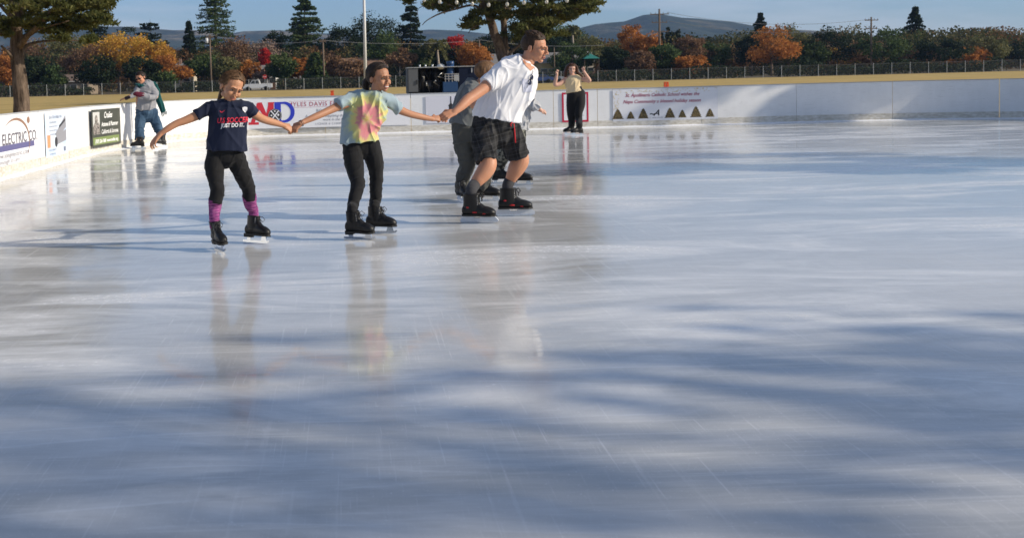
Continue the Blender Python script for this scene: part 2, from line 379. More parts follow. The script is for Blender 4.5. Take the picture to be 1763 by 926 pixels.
# ------------------------------------------------------------------ banners
MBn = plain('vinyl_white', (.82, .82, .84), .4, var=.02); Xv = Vector((1, 0, 0)); Yv = Vector((0, 1, 0)); Zv = Vector((0, 0, 1))
INK = lambda n, c: plain('ink_' + n, c, .5, var=.03)
def banner(name, O, U, wd, ht, mat, label, c='banner'):
    """O = lower left corner seen from the ice"""
    O = Vector(O); U = Vector(U).normalized(); Wn = U.cross(Zv).normalized()
    m = MB().prism([(0, 0), (wd, 0), (wd, ht), (0, ht)], O, U, Zv, Wn, .005)
    o = m.obj(name, mat); rebase(o, O + U * wd / 2); return tag(o, label, c), O + Wn * .005, U
def shape(name, pts, O, U, mat, parent, off=.003, th=.001):
    U = Vector(U); Wn = U.cross(Zv); return MB().prism(pts, Vector(O) + Wn * (off - th), U, Zv, Wn, th).obj(name, mat, parent)
def shapes(name, lst, O, U, mat, parent, off=.003, th=.001):
    U = Vector(U); Wn = U.cross(Zv); m = MB()
    for q_, pts in enumerate(lst): m.prism(pts, Vector(O) + Wn * (off - th + (q_ % 7) * .00025), U, Zv, Wn, th)
    return m.obj(name, mat, parent)
def ell(cx, cy, rx, ry, n=22, a0=0, a1=2 * PI): return [(cx + rx * math.cos(a0 + (a1 - a0) * k / n), cy + ry * math.sin(a0 + (a1 - a0) * k / n)) for k in range(n if abs(a1 - a0 - 2 * PI) < 1e-6 else n + 1)]
def arcband(cx, cy, rx, ry, a0, a1, w0, w1, n=24):
    o = [];  i_ = []
    for k in range(n + 1):
        t = k / n; a = R(a0 + (a1 - a0) * t); wd = (w0 + (w1 - w0) * math.sin(t * PI))
        o.append((cx + (rx + wd) * math.cos(a), cy + (ry + wd) * math.sin(a))); i_.append((cx + rx * math.cos(a), cy + ry * math.sin(a)))
    return [[o[k], o[k + 1], i_[k + 1], i_[k]] for k in range(n)]
xL = lambda y: float(np.interp(y, [p[1] for p in PATH[:9]], [p[0] for p in PATH[:9]]))
# 1 electric company
o, O, U = banner('banner', (-5.247 + .017, 14.6, .20), (0.005, 1, 0), 4.85, .72, MBn, 'white electric company banner with a brown swoosh and purple bar, on the left boards')
text('lettering', [('LONG ELECTRIC CO.', 3.36, .30, .24, dict(sx=1.28, bold=.002, align='CENTER'))], O, U, Zv, INK('grey_text', (.11, .10, .13)), o)
shape('bar', [(.3, .205), (4.62, .205), (4.62, .295), (.3, .295)], O, U, INK('purple', (.12, .115, .26)), o, .002)
text('lettering', [('707-255-1234 P - www.longelectric.com', 2.65, .105, .115, dict(sx=1.75, align='CENTER')), ('"No job too small enough to care"', 2.6, .02, .09, dict(sx=1.9, shear=.3))], O, U, Zv, INK('grey_soft', (.32, .31, .34)), o)
shapes('swoosh', arcband(3.55, .30, .78, .36, 130, -38, .004, .05), O, U, INK('brown', (.30, .17, .11)), o, .004)
shape('dot', ell(4.32, .64, .085, .055), O, U, INK('brown', (.30, .17, .11)), o, .003)
# 2 pale blue poster
mp2 = Mat('poster_blue', (.62, .70, .82), .45); g = mp2.noise(1.4); mp2.base(mp2.ramp(g, [(.35, (.74, .79, .86)), (.65, (.50, .62, .80))]))
o, O, U = banner('poster', (-5.222 + .017, 19.95, .15), (.012, 1, 0), 1.42, .77, mp2.m, 'pale blue poster with an orange square and a silver machine, on the left boards', 'poster')
text('lettering', [("Don't Fall to Rubber Fee", .68, .66, .085, dict(sx=1.0)), ('Safe quality service', .5, .58, .06, {}), ('all tools and parts you need', .52, .51, .05, {}), ('open six days each week', .50, .44, .05, {}), ('call for a free quote', .48, .37, .05, {}), ('Visit our showroom 1st', .45, .10, .055, {}), ('and meet our crew', .42, .03, .05, {})], O, U, Zv, INK('slate', (.16, .18, .25)), o)
shapes('square', [[(.10, .16), (.30, .16), (.30, .38), (.10, .38)]], O, U, INK('orange', (.75, .30, .14)), o, .002)
shapes('machine', [[(.62, .38), (1.38, .70), (1.40, .48), (.78, .30)], [(.60, .18), (1.38, .24), (1.40, .44), (.72, .36)]], O, U, INK('silver', (.28, .28, .31)), o, .002)
shapes('machine_detail', [ell(.68, .24, .09, .09), [(.9, .52), (1.36, .64), (1.36, .60), (.92, .48)]], O, U, INK('black', (.03, .03, .035)), o, .003)
shapes('seal', [[(1.18, .05), (1.32, .05), (1.32, .13), (1.18, .13)]], O, U, INK('slate', (.16, .18, .25)), o, .002)
# 3 dark sign
mp3 = Mat('sign_dark', (.05, .055, .045), .4); g = mp3.noise(3); mp3.base(mp3.ramp(g, [(.3, (.045, .048, .038)), (.7, (.085, .09, .07))]))
a_ = Vector((-5.10, 23.12, .13)); b_ = Vector((-4.86, 24.78, .13)); wd = (b_ - a_).length
o, O, U = banner('sign', a_, b_ - a_, wd, .76, mp3.m, 'charcoal sign with white script lettering and a green strip, on the left boards', 'sign')
shape('photo', [(.06, .26), (.44, .26), (.44, .71), (.06, .71)], O, U, INK('pale', (.55, .55, .52)), o, .002)
mpp = Mat('photo_blot', (.1, .09, .08), .6); g = mpp.noise(26, None, 5); mpp.base(mpp.ramp(g, [(.42, (.05, .045, .04)), (.58, (.38, .34, .31))]))
shapes('picture', [ell(.25, .56, .085, .09), [(.06, .262), (.44, .262), (.44, .44), (.36, .5), (.16, .5), (.06, .42)]], O, U, mpp.m, o, .003)
MWi = INK('white', (.86, .86, .84))
text('lettering', [('Cruiles', .93, .58, .17, dict(shear=.3, bold=.004)), ('Antone & Plummer', 1.02, .41, .125, dict(shear=.25, bold=.003)), ('California & Sonoma', 1.02, .26, .125, dict(shear=.1, sx=.95, bold=.002))], O, U, Zv, MWi, o)
shape('strip', [(.04, .05), (wd - .1, .05), (wd - .1, .20), (.04, .20)], O, U, INK('green', (.20, .26, .09)), o, .002)
text('lettering', [('(707) 226-1868  www.moller.org', wd / 2 - .02, .085, .10, dict(bold=.003))], O, U, Zv, MWi, o)
# 4 builder banner
o, O, U = banner('banner', (-2.48, 28.985, .20), Xv, 4.02, .73, MBn, 'long white banner with big red M and blue D on the back boards')
RED = INK('red', (.62, .03, .05)); BLU = INK('blue', (.03, .05, .50))
mm = [(.0, .12), (.20, .12), (.20, .17), (.155, .17), (.30, .47), (.44, .24), (.50, .24), (.66, .52), (.66, .62), (.52, .62), (.47, .36), (.33, .62), (.22, .62), (.03, .17), (.0, .17)]
shapes('letter_m', [[(.0, .10), (.26, .10), (.26, .16), (.0, .16)], [(.06, .16), (.16, .16), (.36, .65), (.24, .65)], [(.20, .62), (.36, .62), (.48, .30), (.42, .24)], [(.42, .24), (.50, .28), (.66, .65), (.52, .65)], [(.50, .65), (.64, .65), (.64, .16), (.52, .16)]], O, U, RED, o, .003)
shapes('letter_d', [[(.66, .65), (.82, .65), (.82, .14), (.66, .14)]] + arcband(.86, .395, .20, .205, -90, 90, .05, .10) + [[(.80, .65), (.87, .65), (.87, .60), (.80, .60)], [(.80, .19), (.87, .19), (.87, .14), (.80, .14)]], O, U, BLU, o, .0045)
MBk = INK('black', (.03, .03, .035))
shape('emblem', ell(.665, .32, .17, .165, 32), O, U, MBk, o, .006)
shapes('emblem_tools', [[(.56, .21), (.58, .19), (.775, .43), (.755, .45)], [(.775, .21), (.755, .19), (.555, .43), (.575, .45)], ell(.665, .425, .022, .02, 10), ell(.58, .32, .02, .02, 10), ell(.75, .33, .025, .03, 10), ell(.665, .215, .03, .012, 10)] + arcband(.665, .32, .150, .145, 0, 360, .006, .006, 36), O, U, MBn, o, .0075)
text('lettering', [('MYLES DAVIS ELECTRIC', 1.88, .53, .15, dict(sx=1.02, space=1.12))], O, U, Zv, INK('maroon', (.45, .05, .10)), o)
shapes('rule', [[(1.02, .655), (2.72, .655), (2.72, .660), (1.02, .660)], [(1.02, .50), (2.72, .50), (2.72, .505), (1.02, .505)]], O, U, INK('maroon', (.45, .05, .10)), o, .002)
text('lettering', [('BONDED 00', 2.02, .375, .11, dict(space=1.1)), ('A contractor supplying the highest quality electrical', 2.35, .25, .09, dict(shear=.35)), ('work in the North Bay for over 20 years', 2.6, .155, .09, dict(shear=.35)), ('LICENSE # C10000', 2.0, .06, .07, dict(space=1.2))], O, U, Zv, INK('grey_mid', (.22, .23, .27)), o)
# 5 lantern poster
o, O, U = banner('poster', (1.95, 28.985, .22), Xv, 1.25, .68, INK('lilac', (.66, .66, .72)), 'pale lilac poster with a small black lantern, behind the joined hands', 'poster')
shapes('lantern', [[(.58, .30), (.68, .30), (.68, .42), (.58, .42)], [(.56, .42), (.70, .42), (.64, .50), (.62, .50)], [(.615, .50), (.645, .50), (.64, .66), (.62, .66)], [(.56, .28), (.70, .28), (.70, .30), (.56, .30)]], O, U, MBk, o)
# 6 red framed notice
RX = (970 - 600) / 69.0
o, O, U = banner('notice', (5.35, 28.985, .16), Xv, .66, .74, MBn, 'white notice in a thick crimson frame, behind the dancing girl', 'notice')
cr = INK('crimson', (.50, .01, .05)); b = .045
shapes('border', [[(0, 0), (.66, 0), (.66, b), (0, b)], [(0, .74 - b), (.66, .74 - b), (.66, .74), (0, .74)], [(0, b), (b, b), (b, .74 - b), (0, .74 - b)], [(.66 - b, b), (.66, b), (.66, .74 - b), (.66 - b, .74 - b)]], O, U, cr, o)
text('lettering', [('NOTICE', .33, .58, .10, {}), ('skate in one direction', .33, .48, .05, {}), ('no food on the ice', .33, .39, .05, {}), ('helmets advised', .38, .30, .05, dict(bold=.002)), ('thank you', .45, .15, .05, {})], O, U, Zv, INK('grey_mid', (.22, .23, .27)), o)
# 7 school banner
o, O, U = banner('banner', (6.62, 28.985, .15), Xv, 2.62, .79, INK('vinyl_cool', (.70, .71, .75)), 'school holiday banner with red script and a row of Christmas trees, on the back boards')
text('lettering', [('St. Apollinaris Catholic School wishes the', 1.23, .60, .118, dict(shear=.35, sx=.93, bold=.0015)), ('Napa Community a blessed holiday season', 1.22, .44, .118, dict(shear=.35, sx=.95, bold=.0015))], O, U, Zv, INK('wine', (.34, .04, .09)), o)
mt = Mat('tree_print', (.1, .08, .03), .6); g = mt.noise(70, None, 4); mt.base(mt.ramp(g, [(.4, (.028, .024, .012)), (.56, (.10, .075, .03)), (.66, (.42, .28, .10))]))
def xm(cx, base, wd, ht):
    pts = [(cx, base + ht)]; n = 5
    r_ = []
    for k in range(1, n + 1):
        y = base + ht * (1 - k / n); x = wd / 2 * (k / n) ** .75; r_ += [(x, y + .01), (x * .86, y)] if k < n else [(x, y + .015)]
    return pts + [(cx + a, b) for a, b in r_] + [(cx - a, b) for a, b in r_[::-1]]
for cx, wd, ht in ((.12, .30, .27), (.44, .22, .20), (.755, .28, .27), (1.42, .28, .27), (1.73, .22, .21), (2.07, .30, .29), (2.42, .24, .22)):
    shape('printed_tree', xm(cx, .04, wd, ht), O, U, mt.m, o, .004)
text('lettering', [('A', 1.08, .12, .21, dict(shear=.45, bold=.004)), ('~', .98, .10, .22, dict(bold=.004))], O, U, Zv, MBk, o)
text('lettering', [('ST. APOLLINARIS', 1.08, .055, .045, {})], O, U, Zv, INK('grey_mid', (.22, .23, .27)), o)
gs = []; rr = random.Random(3)
for k in range(90):
    x = rr.uniform(0.02, 2.6); y = rr.uniform(.70, .78) if rr.random() < .7 else rr.uniform(.3, .7)
    if y < .7: x = rr.uniform(.02, .16)
    gs.append(ell(x, y, .012, .010, 5))
shapes('confetti', gs, O, U, INK('gold', (.55, .42, .14)), o)

# ------------------------------------------------------------------ trees
BARK = Mat('bark', (.16, .12, .09), .95, .1); f = BARK.noise(7, BARK.co((1, 1, .22)), 7, .75); BARK.base(BARK.ramp(f, [(.34, (.045, .032, .024)), (.6, (.20, .15, .115)), (.75, (.30, .23, .18))])); BARK.bump(f, 1, .08)
BARKP = plain('bark_pale', (.34, .29, .24), .9, .1, var=.3, scale=5)
LM = dict(
 dark=leaf('leaf_dark', [(.009, .016, .009), (.02, .034, .015), (.042, .06, .024)]),
 mid=leaf('leaf_mid', [(0.0261, 0.0508, 0.0203), (0.0653, 0.102, 0.0319), (0.131, 0.152, 0.0508)]),
 olive=leaf('leaf_olive', [(0.0725, 0.0798, 0.029), (0.145, 0.145, 0.0551), (0.232, 0.203, 0.087)]),
 gold=leaf('leaf_gold', [(0.261, 0.131, 0.029), (0.6, 0.319, 0.0508), (0.6, 0.478, 0.0725)], .4),
 orange=leaf('leaf_orange', [(0.189, 0.0798, 0.029), (0.435, 0.174, 0.0435), (0.6, 0.275, 0.0725)], .4),
 brown=leaf('leaf_brown', [(0.102, 0.058, 0.0362), (0.203, 0.116, 0.0653), (0.29, 0.174, 0.087)]),
 red=leaf('leaf_red', [(0.232, 0.0174, 0.0174), (0.493, 0.029, 0.029), (0.6, 0.0725, 0.0435)], .4),
 pine=leaf('leaf_pine', [(.05, .062, .025), (.12, .135, .045), (.22, .205, .075)], .45),
 twig=leaf('leaf_twig', [(0.145, 0.102, 0.0798), (0.232, 0.16, 0.123), (0.319, 0.232, 0.174)], .1))
def crown_pts(c, rad, nclump, nleaf, rc, rs, lumpy=.85, flat=.7):
    cs = []; 
    for _ in range(nclump):
        d = rs.normal(size=3); d /= np.linalg.norm(d); r = rs.uniform(.35, 1) ** .5 * lumpy
        if d[2] < -.3: d[2] *= .6
        cs.append(np.array(c) + d * np.array(rad) * r)
    cs = np.array(cs); k = rs.integers(0, nclump, nleaf); d = rs.normal(size=(nleaf, 3)); d /= np.linalg.norm(d, axis=1)[:, None]
    q = rs.random(nleaf)[:, None] ** (1 / 2.2); cr_ = rs.uniform(.6, 1.3, nclump)[k][:, None]
    P = cs[k] + d * q * rc * cr_ * np.array([1, 1, flat])
    ct = rs.random(nclump)[k] * .55 + rs.random(nleaf) * .45
    return P, ct, cs
def limbs(mb, base, H_, targets, r0, rs, fork=.35):
    base = Vector(base); n = 6; top = base + Vector((rs.uniform(-.04, .04) * H_, rs.uniform(-.04, .04) * H_, H_ * .62))
    mb.tube([base + (top - base) * (i / n) + Vector((math.sin(i * 1.7) * r0 * .4, 0, 0)) for i in range(n + 1)], [r0 * (1.25 - .85 * i / n) for i in range(n + 1)], 7)
    for t in targets:
        t = Vector(t); s_ = base + (top - base) * rs.uniform(fork, .95); m = (s_ + t) / 2 + Vector((0, 0, -.06 * H_))
        mb.tube([s_, m, t], [r0 * .38, r0 * .22, r0 * .06], 5)
TREEG = 'trees beyond the playing field'
def broad(px, top, wpx, Y, matk, label, low=.18, n=3200, leafs=.42, dens=26, name='tree', group=TREEG, seed=None, trunk='bark', cat_='tree', clump=.30):
    rs = np.random.default_rng(seed if seed is not None else int(px * 7 + top)); wpx *= 1.34; top -= 10; n = int(n * 1.5); dens = int(dens * 1.5); leafs *= .92
    b = at(px, 140, Y); Ht = at(px, top, Y).z; Wd = wpx * Y / F
    z0 = Ht * low; c = (b.x, Y, (Ht + z0) / 2); rad = (Wd / 2, Wd / 2 * .9, (Ht - z0) / 2)
    root = empty(name, (b.x, Y, 0), label, cat_, group)
    rc = min(rad) * clump + .25
    P, t, cs = crown_pts(c, (max(rad[0] - rc * .35, .2), max(rad[1] - rc * .35, .2), max(rad[2] - rc * .3, .2)), dens, n, rc, rs)
    P[:, 2] = np.maximum(P[:, 2], .1)
    quads('crown', P, rs.uniform(.6, 1.3, n) * leafs, LM[matk], root, t)
    mb = MB(); limbs(mb, (b.x, Y, 0), Ht, cs[:: max(1, dens // 9)], max(.10, Ht * .022), rs)
    mb.obj('trunk', BARK.m if trunk == 'bark' else BARKP, root, True)
    return root
def conifer(px, top, wpx, Y, matk, label, n=5200, tiers=22, droop=-.12, sparse=.0, power=1.0, base=.12, leafs=.42, name='conifer_tree', up=0., group=TREEG):
    rs = np.random.default_rng(int(px * 3 + 11)); top -= (4 if top > 20 else 0); wpx *= (1.35 if wpx > 20 else 1); n = int(n * 1.8); leafs *= 1.12; b = at(px, 140, Y); Ht = at(px, top, Y).z; Wd = wpx * Y / F
    root = empty(name, (b.x, Y, 0), label, 'tree', group); C = []; T = []; mb = MB()
    mb.tube([(b.x, Y, 0), (b.x, Y, Ht * .5), (b.x, Y, Ht * .995)], [Ht * .022, Ht * .012, .03], 7)
    tot = []
    for k in range(tiers):
        t = (k + rs.uniform(-.3, .3)) / tiers; t = min(max(t, 0), .985); z = Ht * (base + (1 - base) * t); r = Wd / 2 * ((1 - t) ** power) + .25
        nb = int(rs.integers(7, 11)); a0 = rs.uniform(0, 6.28)
        for j in range(nb):
            if rs.random() < sparse: continue
            a = a0 + 2 * PI * j / nb + rs.uniform(-.3, .3); rr_ = r * rs.uniform(.62, 1.12)
            tot.append((z + rs.uniform(-.3, .3) * Ht / tiers, a, rr_))
    per = max(6, n // max(1, len(tot)))
    for (z, a, rr_) in tot:
        u = rs.random(per) ** .65; d = np.array([math.cos(a), math.sin(a), 0]); sd_ = np.array([-d[1], d[0], 0])
        zz = z + droop * rr_ * (u ** 1.3) * 2 + up * rr_ * u * u; spread = .16 * rr_ * (1.15 - u) + .12
        p = np.array([b.x, Y, 0]) + d * (u * rr_)[:, None] + sd_ * (rs.normal(size=per) * spread)[:, None]
        p[:, 2] = zz + rs.normal(size=per) * .13 - rs.random(per) * .2; C.append(p); T.append(rs.random(per) * .5 + rs.random() * .5)
        e = (b.x + d[0] * rr_ * .8, Y + d[1] * rr_ * .8, z + droop * rr_ * 1.4); mb.tube([(b.x, Y, z), e], [.07, .02], 4)
    C = np.concatenate(C); T = np.concatenate(T)
    quads('crown', C, rs.uniform(.6, 1.3, len(C)) * leafs, LM[matk], root, T, flat=.5)
    mb.obj('trunk', BARK.m, root, True); return root

D = 235
broad(8, 95, 60, 222, 'orange', 'rust coloured low tree behind the big trunk at the left edge', low=.05)
broad(40, 70, 80, D + 20, 'brown', 'brown autumn tree just right of the big left trunk')
broad(105, 57, 90, D + 30, 'olive', 'tall olive brown tree behind the low branch of the left pine', n=3800)
broad(60, 100, 58, 205, 'dark', 'dark green rounded shrub right beside the big left trunk', low=.0, name='shrub', cat_='shrub')
broad(95, 118, 36, 203, 'mid', 'mid green low shrub left of the bare fence gap', low=.0, n=1600, name='shrub', cat_='shrub')
conifer(172, 27, 74, D + 45, 'dark', 'dark pine top showing above the golden tree', tiers=10, power=.7, n=3600)
broad(150, 78, 84, D, 'brown', 'bronze tree at the left shoulder of the golden tree')
broad(205, 56, 120, D + 5, 'gold', 'large golden orange tree, highest of the yellow ones', n=5200, dens=46)
broad(255, 70, 100, D, 'gold', 'golden tree leaning right beside the dark cedar', n=4600, dens=40, seed=5)
broad(283, 96, 50, D - 8, 'orange', 'copper coloured tree left of the grey roofed house', n=2400)
conifer(262, 37, 78, D + 60, 'dark', 'dark flat topped cedar rising behind the golden tree', tiers=8, power=.55, droop=-.02, up=.1, n=3600)
broad(222, 46, 40, D + 55, 'dark', 'small dark tree crown between the pine top and the cedar', n=1800)
broad(170, 102, 66, 204, 'dark', 'dark bush under the golden tree, left of the skater in grey', low=.0, n=3600, name='shrub', cat_='shrub')
broad(243, 96, 62, 206, 'dark', 'dark bush straight behind the skater in the grey sweater', low=.0, n=3600, name='shrub', cat_='shrub')
broad(285, 130, 34, 203, 'mid', 'low green bush at the foot of the grey roofed house', low=.0, n=1400, name='shrub', cat_='shrub')
broad(312, 118, 34, 207, 'orange', 'small orange tree in front of the grey roofed house', n=1800, leafs=.34)
conifer(328, 37, 46, D + 25, 'dark', 'dark cone shaped fir left of the redwood', tiers=20, n=5200)
conifer(374, -42, 78, D + 35, 'mid', 'tall airy redwood with clear layered branches', tiers=24, sparse=.12, droop=-.07, up=.10, n=6400, leafs=.36, power=.8, base=.3)
broad(352, 98, 60, D - 20, 'mid', 'green leafy tree under the tall redwood', n=2600)
broad(392, 104, 46, D - 22, 'olive', 'yellow green tree behind the first girl\'s head', n=2200)
broad(408, 66, 62, D + 10, 'brown', 'thin reddish brown tree right of the redwood', n=1900, dens=34)
broad(455, 72, 72, D + 14, 'twig', 'leafless grey brown tree between redwood and deodar', n=1700, dens=40, trunk='pale')
broad(457, 88, 22, D - 4, 'red', 'dark red shrub under the leafless tree', n=900, low=.4)
broad(425, 112, 52, 215, 'orange', 'orange brown tree left of the white pickup', n=2200)
broad(450, 118, 40, 214, 'twig', 'pale leafless tree standing over the white pickup', n=700, dens=26, trunk='pale')
broad(476, 56, 52, D + 40, 'dark', 'dark oak at the left foot of the deodar cedar', n=3000)
conifer(527, -8, 92, D + 32, 'mid', 'broad deodar cedar with drooping layered boughs', tiers=17, sparse=.05, droop=-.10, up=.16, n=7600, power=.72, base=.2)
conifer(520, 40, 86, D + 42, 'dark', 'dark fir hidden behind the deodar cedar', tiers=14, n=4200)
broad(487, 93, 42, 210, 'mid', 'bushy green tree right of the white pickup', low=.02, n=2800)
broad(514, 105, 44, 214, 'orange', 'mixed orange tree between two green bushes', n=2300)
conifer(543, 92, 40, 206, 'mid', 'small green conifer below the wooden power pole', tiers=12, n=3200, power=.6)
broad(577, 100, 40, 212, 'brown', 'brown bush right of the wooden power pole', low=.02, n=2200)
broad(596, 40, 60, D + 30, 'dark', 'dark oak left of the white light pole', n=3600, dens=34)
broad(645, 24, 86, D + 35, 'dark', 'wide dark oak right behind the white light pole', n=5200, dens=44)
conifer(709, 4, 56, D + 20, 'dark', 'black green pine right of the wide oak', tiers=13, n=5400, power=.55, droop=-.02)
broad(655, 58, 60, D - 5, 'mid', 'olive green tree under the wide dark oak', n=3400)
broad(608, 108, 52, 208, 'brown', 'brown hedge like tree left of the second girl\'s head', low=.0, n=2600)
broad(690, 90, 50, 212, 'brown', 'autumn tree with pale trunk left of the equipment trailer', n=1700, dens=30, trunk='pale', low=.35)
broad(722, 88, 50, 214, 'mid', 'green tree above the left end of the equipment trailer', n=2600)
broad(775, 82, 70, 216, 'dark', 'dark green tree under the red maple', n=3600)
broad(785, 67, 34, D + 12, 'red', 'scarlet maple crown above the equipment trailer', n=1900, low=.45)
broad(818, 78, 56, 213, 'orange', 'bright orange tree left of the big central pine', n=3400, low=.25, leafs=.36)
broad(850, 60, 80, D + 20, 'dark', 'dark tree mass behind the central pine trunk', n=3600)
broad(905, 30, 96, D + 25, 'dark', 'dark tree behind the man\'s head', n=4600, dens=40)
broad(955, 38, 90, D + 20, 'mid', 'deep green tree just right of the man\'s head', n=4600, dens=40)
broad(985, 76, 66, 216, 'mid', 'green tree behind the dancing girl', low=.0, n=3400, seed=4)
broad(1020, 66, 56, D, 'olive', 'olive orange tree right of the tall palm', n=3000)
broad(1060, 84, 56, 214, 'dark', 'dark bush mass left of the rust red tree', low=.0, n=3600)
broad(1088, 44, 48, D + 5, 'orange', 'tall rust red tree left of the tall power pole', n=2900, dens=30)
broad(1122, 60, 44, D + 2, 'orange', 'orange tree at the foot of the tall power pole', n=2400)
broad(1100, 92, 48, 208, 'brown', 'dim brown bush under the rust red tree', low=.0, n=2600)
broad(1138, 80, 62, 210, 'mid', 'round dark green tree right of the rust red tree', low=.0, n=4200, seed=8)
broad(1186, 62, 50, D + 2, 'brown', 'reddish brown tree at the right end of the cypresses', n=2800)
broad(1190, 100, 56, 208, 'orange', 'copper brown bush below the cypresses', low=.0, n=2800)
for x, t, w_, k, lb in ((60, 66, 60, 'olive', 'olive tree in the back row, first right of the big left trunk'), (118, 62, 70, 'brown', 'brown tree in the back row above the pine\'s low branch'), (150, 52, 50, 'olive', 'olive tree in the back row left of the dark pine top'), (300, 74, 60, 'orange', 'russet tree in the back row right of the golden trees'), (345, 84, 60, 'olive', 'olive tree in the back row at the foot of the redwood'), (395, 66, 60, 'twig', 'bare brown tree in the back row right of the redwood'), (430, 74, 60, 'brown', 'brown tree in the back row above the white house'), (500, 76, 60, 'dark', 'dark tree in the back row at the deodar\'s left foot'), (560, 66, 60, 'dark', 'dark tree in the back row right of the deodar'), (590, 60, 60, 'mid', 'green tree in the back row left of the white pole'), (690, 66, 60, 'dark', 'dark tree in the back row under the black pine'), (745, 78, 60, 'mid', 'green tree in the back row left of the scarlet maple'), (880, 50, 80, 'dark', 'dark tree in the back row behind the pine\'s twin trunks'), (940, 48, 80, 'mid', 'green tree in the back row left of the tall palm'), (1045, 74, 60, 'olive', 'olive tree in the back row left of the rust red tree'), (1165, 72, 60, 'brown', 'brown tree in the back row behind the cypresses'), (1205, 66, 60, 'orange', 'copper tree in the back row right of the cypresses')):
    broad(x, t + 9, w_, 272, k, lb, n=2600, low=.05)
for i, (x, t) in enumerate(((1139, 57), (1151, 50), (1158, 58), (1163, 56), (1169, 53))):
    conifer(x, t, 8, D + 20, 'dark', ['small slender cypress by the tall power pole', 'tallest slender cypress, second from the power pole', 'middle slender cypress of the row of five', 'slender cypress second from the right of the row', 'slender cypress at the right end of the row'][i], tiers=16, n=900, power=.35, name='cypress_tree', leafs=.3, group='slender cypresses by the power pole')
# beyond the photo's right edge the tree line goes on
ORD = 'first second third fourth fifth sixth seventh eighth ninth tenth eleventh twelfth thirteenth fourteenth fifteenth sixteenth seventeenth'.split(); rs0 = random.Random(21); kinds = ['mid', 'brown', 'dark', 'orange', 'olive', 'mid', 'dark', 'gold', 'brown', 'mid']
for i in range(17):
    x = 1228 + i * 33 + rs0.uniform(-8, 8); k = kinds[i % 10]
    broad(x, rs0.uniform(48, 92), rs0.uniform(56, 90), D + rs0.uniform(-20, 30), k, f'{dict(mid="green", brown="brown", dark="dark green", orange="orange", olive="olive", gold="golden")[k]} tree, {ORD[i]} to the right of the cypress row', n=2800, low=.03)
for i, (x, t) in enumerate(((1310, 20), (1575, 8))):
    conifer(x, t, 66, D + 30, 'dark', ['tall dark fir right of the hill top', 'tallest dark fir towards the right edge'][i], tiers=18, n=4600)

def palm(px, top, Y, r, label, trunkh=True, thick=.25, n=26):
    rs = np.random.default_rng(int(px)); t = at(px, top, Y); b = Vector((t.x, Y, 0)); hub = Vector((t.x, Y, t.z - r * .5))
    root = empty('palm_tree', b, label, 'palm tree', 'palms among the trees'); mb = MB(); mb.tube([b, (b + hub) / 2 + Vector((.25, 0, 0)), hub], [thick * 1.2, thick, thick * .8], 7); mb.obj('trunk', BARKP, root, True)
    C = []
    for k in range(n):
        a = rs.uniform(0, 6.28); e = rs.uniform(-.5, 1.2)
        for u in np.linspace(.1, 1, 26):
            for s_ in (-1, 1): C.append((hub.x + math.cos(a) * math.cos(e) * r * u + s_ * .12 * math.sin(a), Y + math.sin(a) * math.cos(e) * r * u - s_ * .12 * math.cos(a), hub.z + math.sin(e) * r * u - .55 * r * u ** 2.4 + rs.normal() * .05))
    quads('crown', C, .5, LM['olive'], root, aspect=1.4)
palm(985, 44, 250, 1.9, 'tall thin palm with a small head right of the central pine')
palm(752, 66, 212, 3.4, 'short wide palm above the equipment trailer', n=40)

# far wood, one mass behind all of them
rs = np.random.default_rng(99); n = 60000; X = rs.uniform(-140, 215, n); Hh = np.array([9.0 + 3.0 * noise.noise(Vector((x * .09, 0, 0))) + 1.6 * noise.noise(Vector((x * .35, 4, 0))) for x in X])
Zz = Hh * rs.random(n) ** .8; P = np.stack([X, rs.uniform(292, 306, n), Zz], 1)
kind(quads('far_wood', P, rs.uniform(.5, 1.2, n), leaf('leaf_far', [(.016, .026, .014), (.045, .05, .025), (.10, .065, .03)]), None, np.array([.5 + .6 * noise.noise(Vector((x * .15, 9, 0))) for x in X]) * .7 + rs.random(n) * .3), 'stuff')
rs = np.random.default_rng(97); n = 70000; X = rs.uniform(-100, 165, n); Hh = np.array([8.8 + 2.6 * noise.noise(Vector((x * .13, 50, 0))) + 1.7 * noise.noise(Vector((x * .5, 4, 0))) for x in X])
Zz = Hh * rs.random(n) ** .75; P = np.stack([X, rs.uniform(250, 272, n) , Zz], 1)
kind(quads('autumn_thicket', P, rs.uniform(.3, .7, n), leaf('leaf_thicket', [(.025, .04, .018), (.06, .07, .028), (.13, .11, .04), (.18, .09, .035), (.13, .075, .045)]), None, np.clip(np.array([.45 + .75 * noise.noise(Vector((x * .10, 9, z * .12))) for x, z in zip(X, Zz)]) + rs.normal(size=n) * .12, 0, 1)), 'stuff')
rs = np.random.default_rng(98); n = 30000; X = rs.uniform(-90, 140, n)
Zz = (1.7 + np.array([1.5 * noise.noise(Vector((x * .12, 30, 0))) + 1.0 * noise.noise(Vector((x * .6, 14, 0))) for x in X])) * rs.random(n) ** .8; P = np.stack([X, rs.uniform(197, 201, n), np.maximum(Zz, .05)], 1)
keep = np.array([noise.noise(Vector((x * .09, 40, 0))) > -.12 for x in X]); P = P[keep]
kind(quads('undergrowth', P, rs.uniform(.2, .5, len(P)), LM['dark'], None), 'stuff')

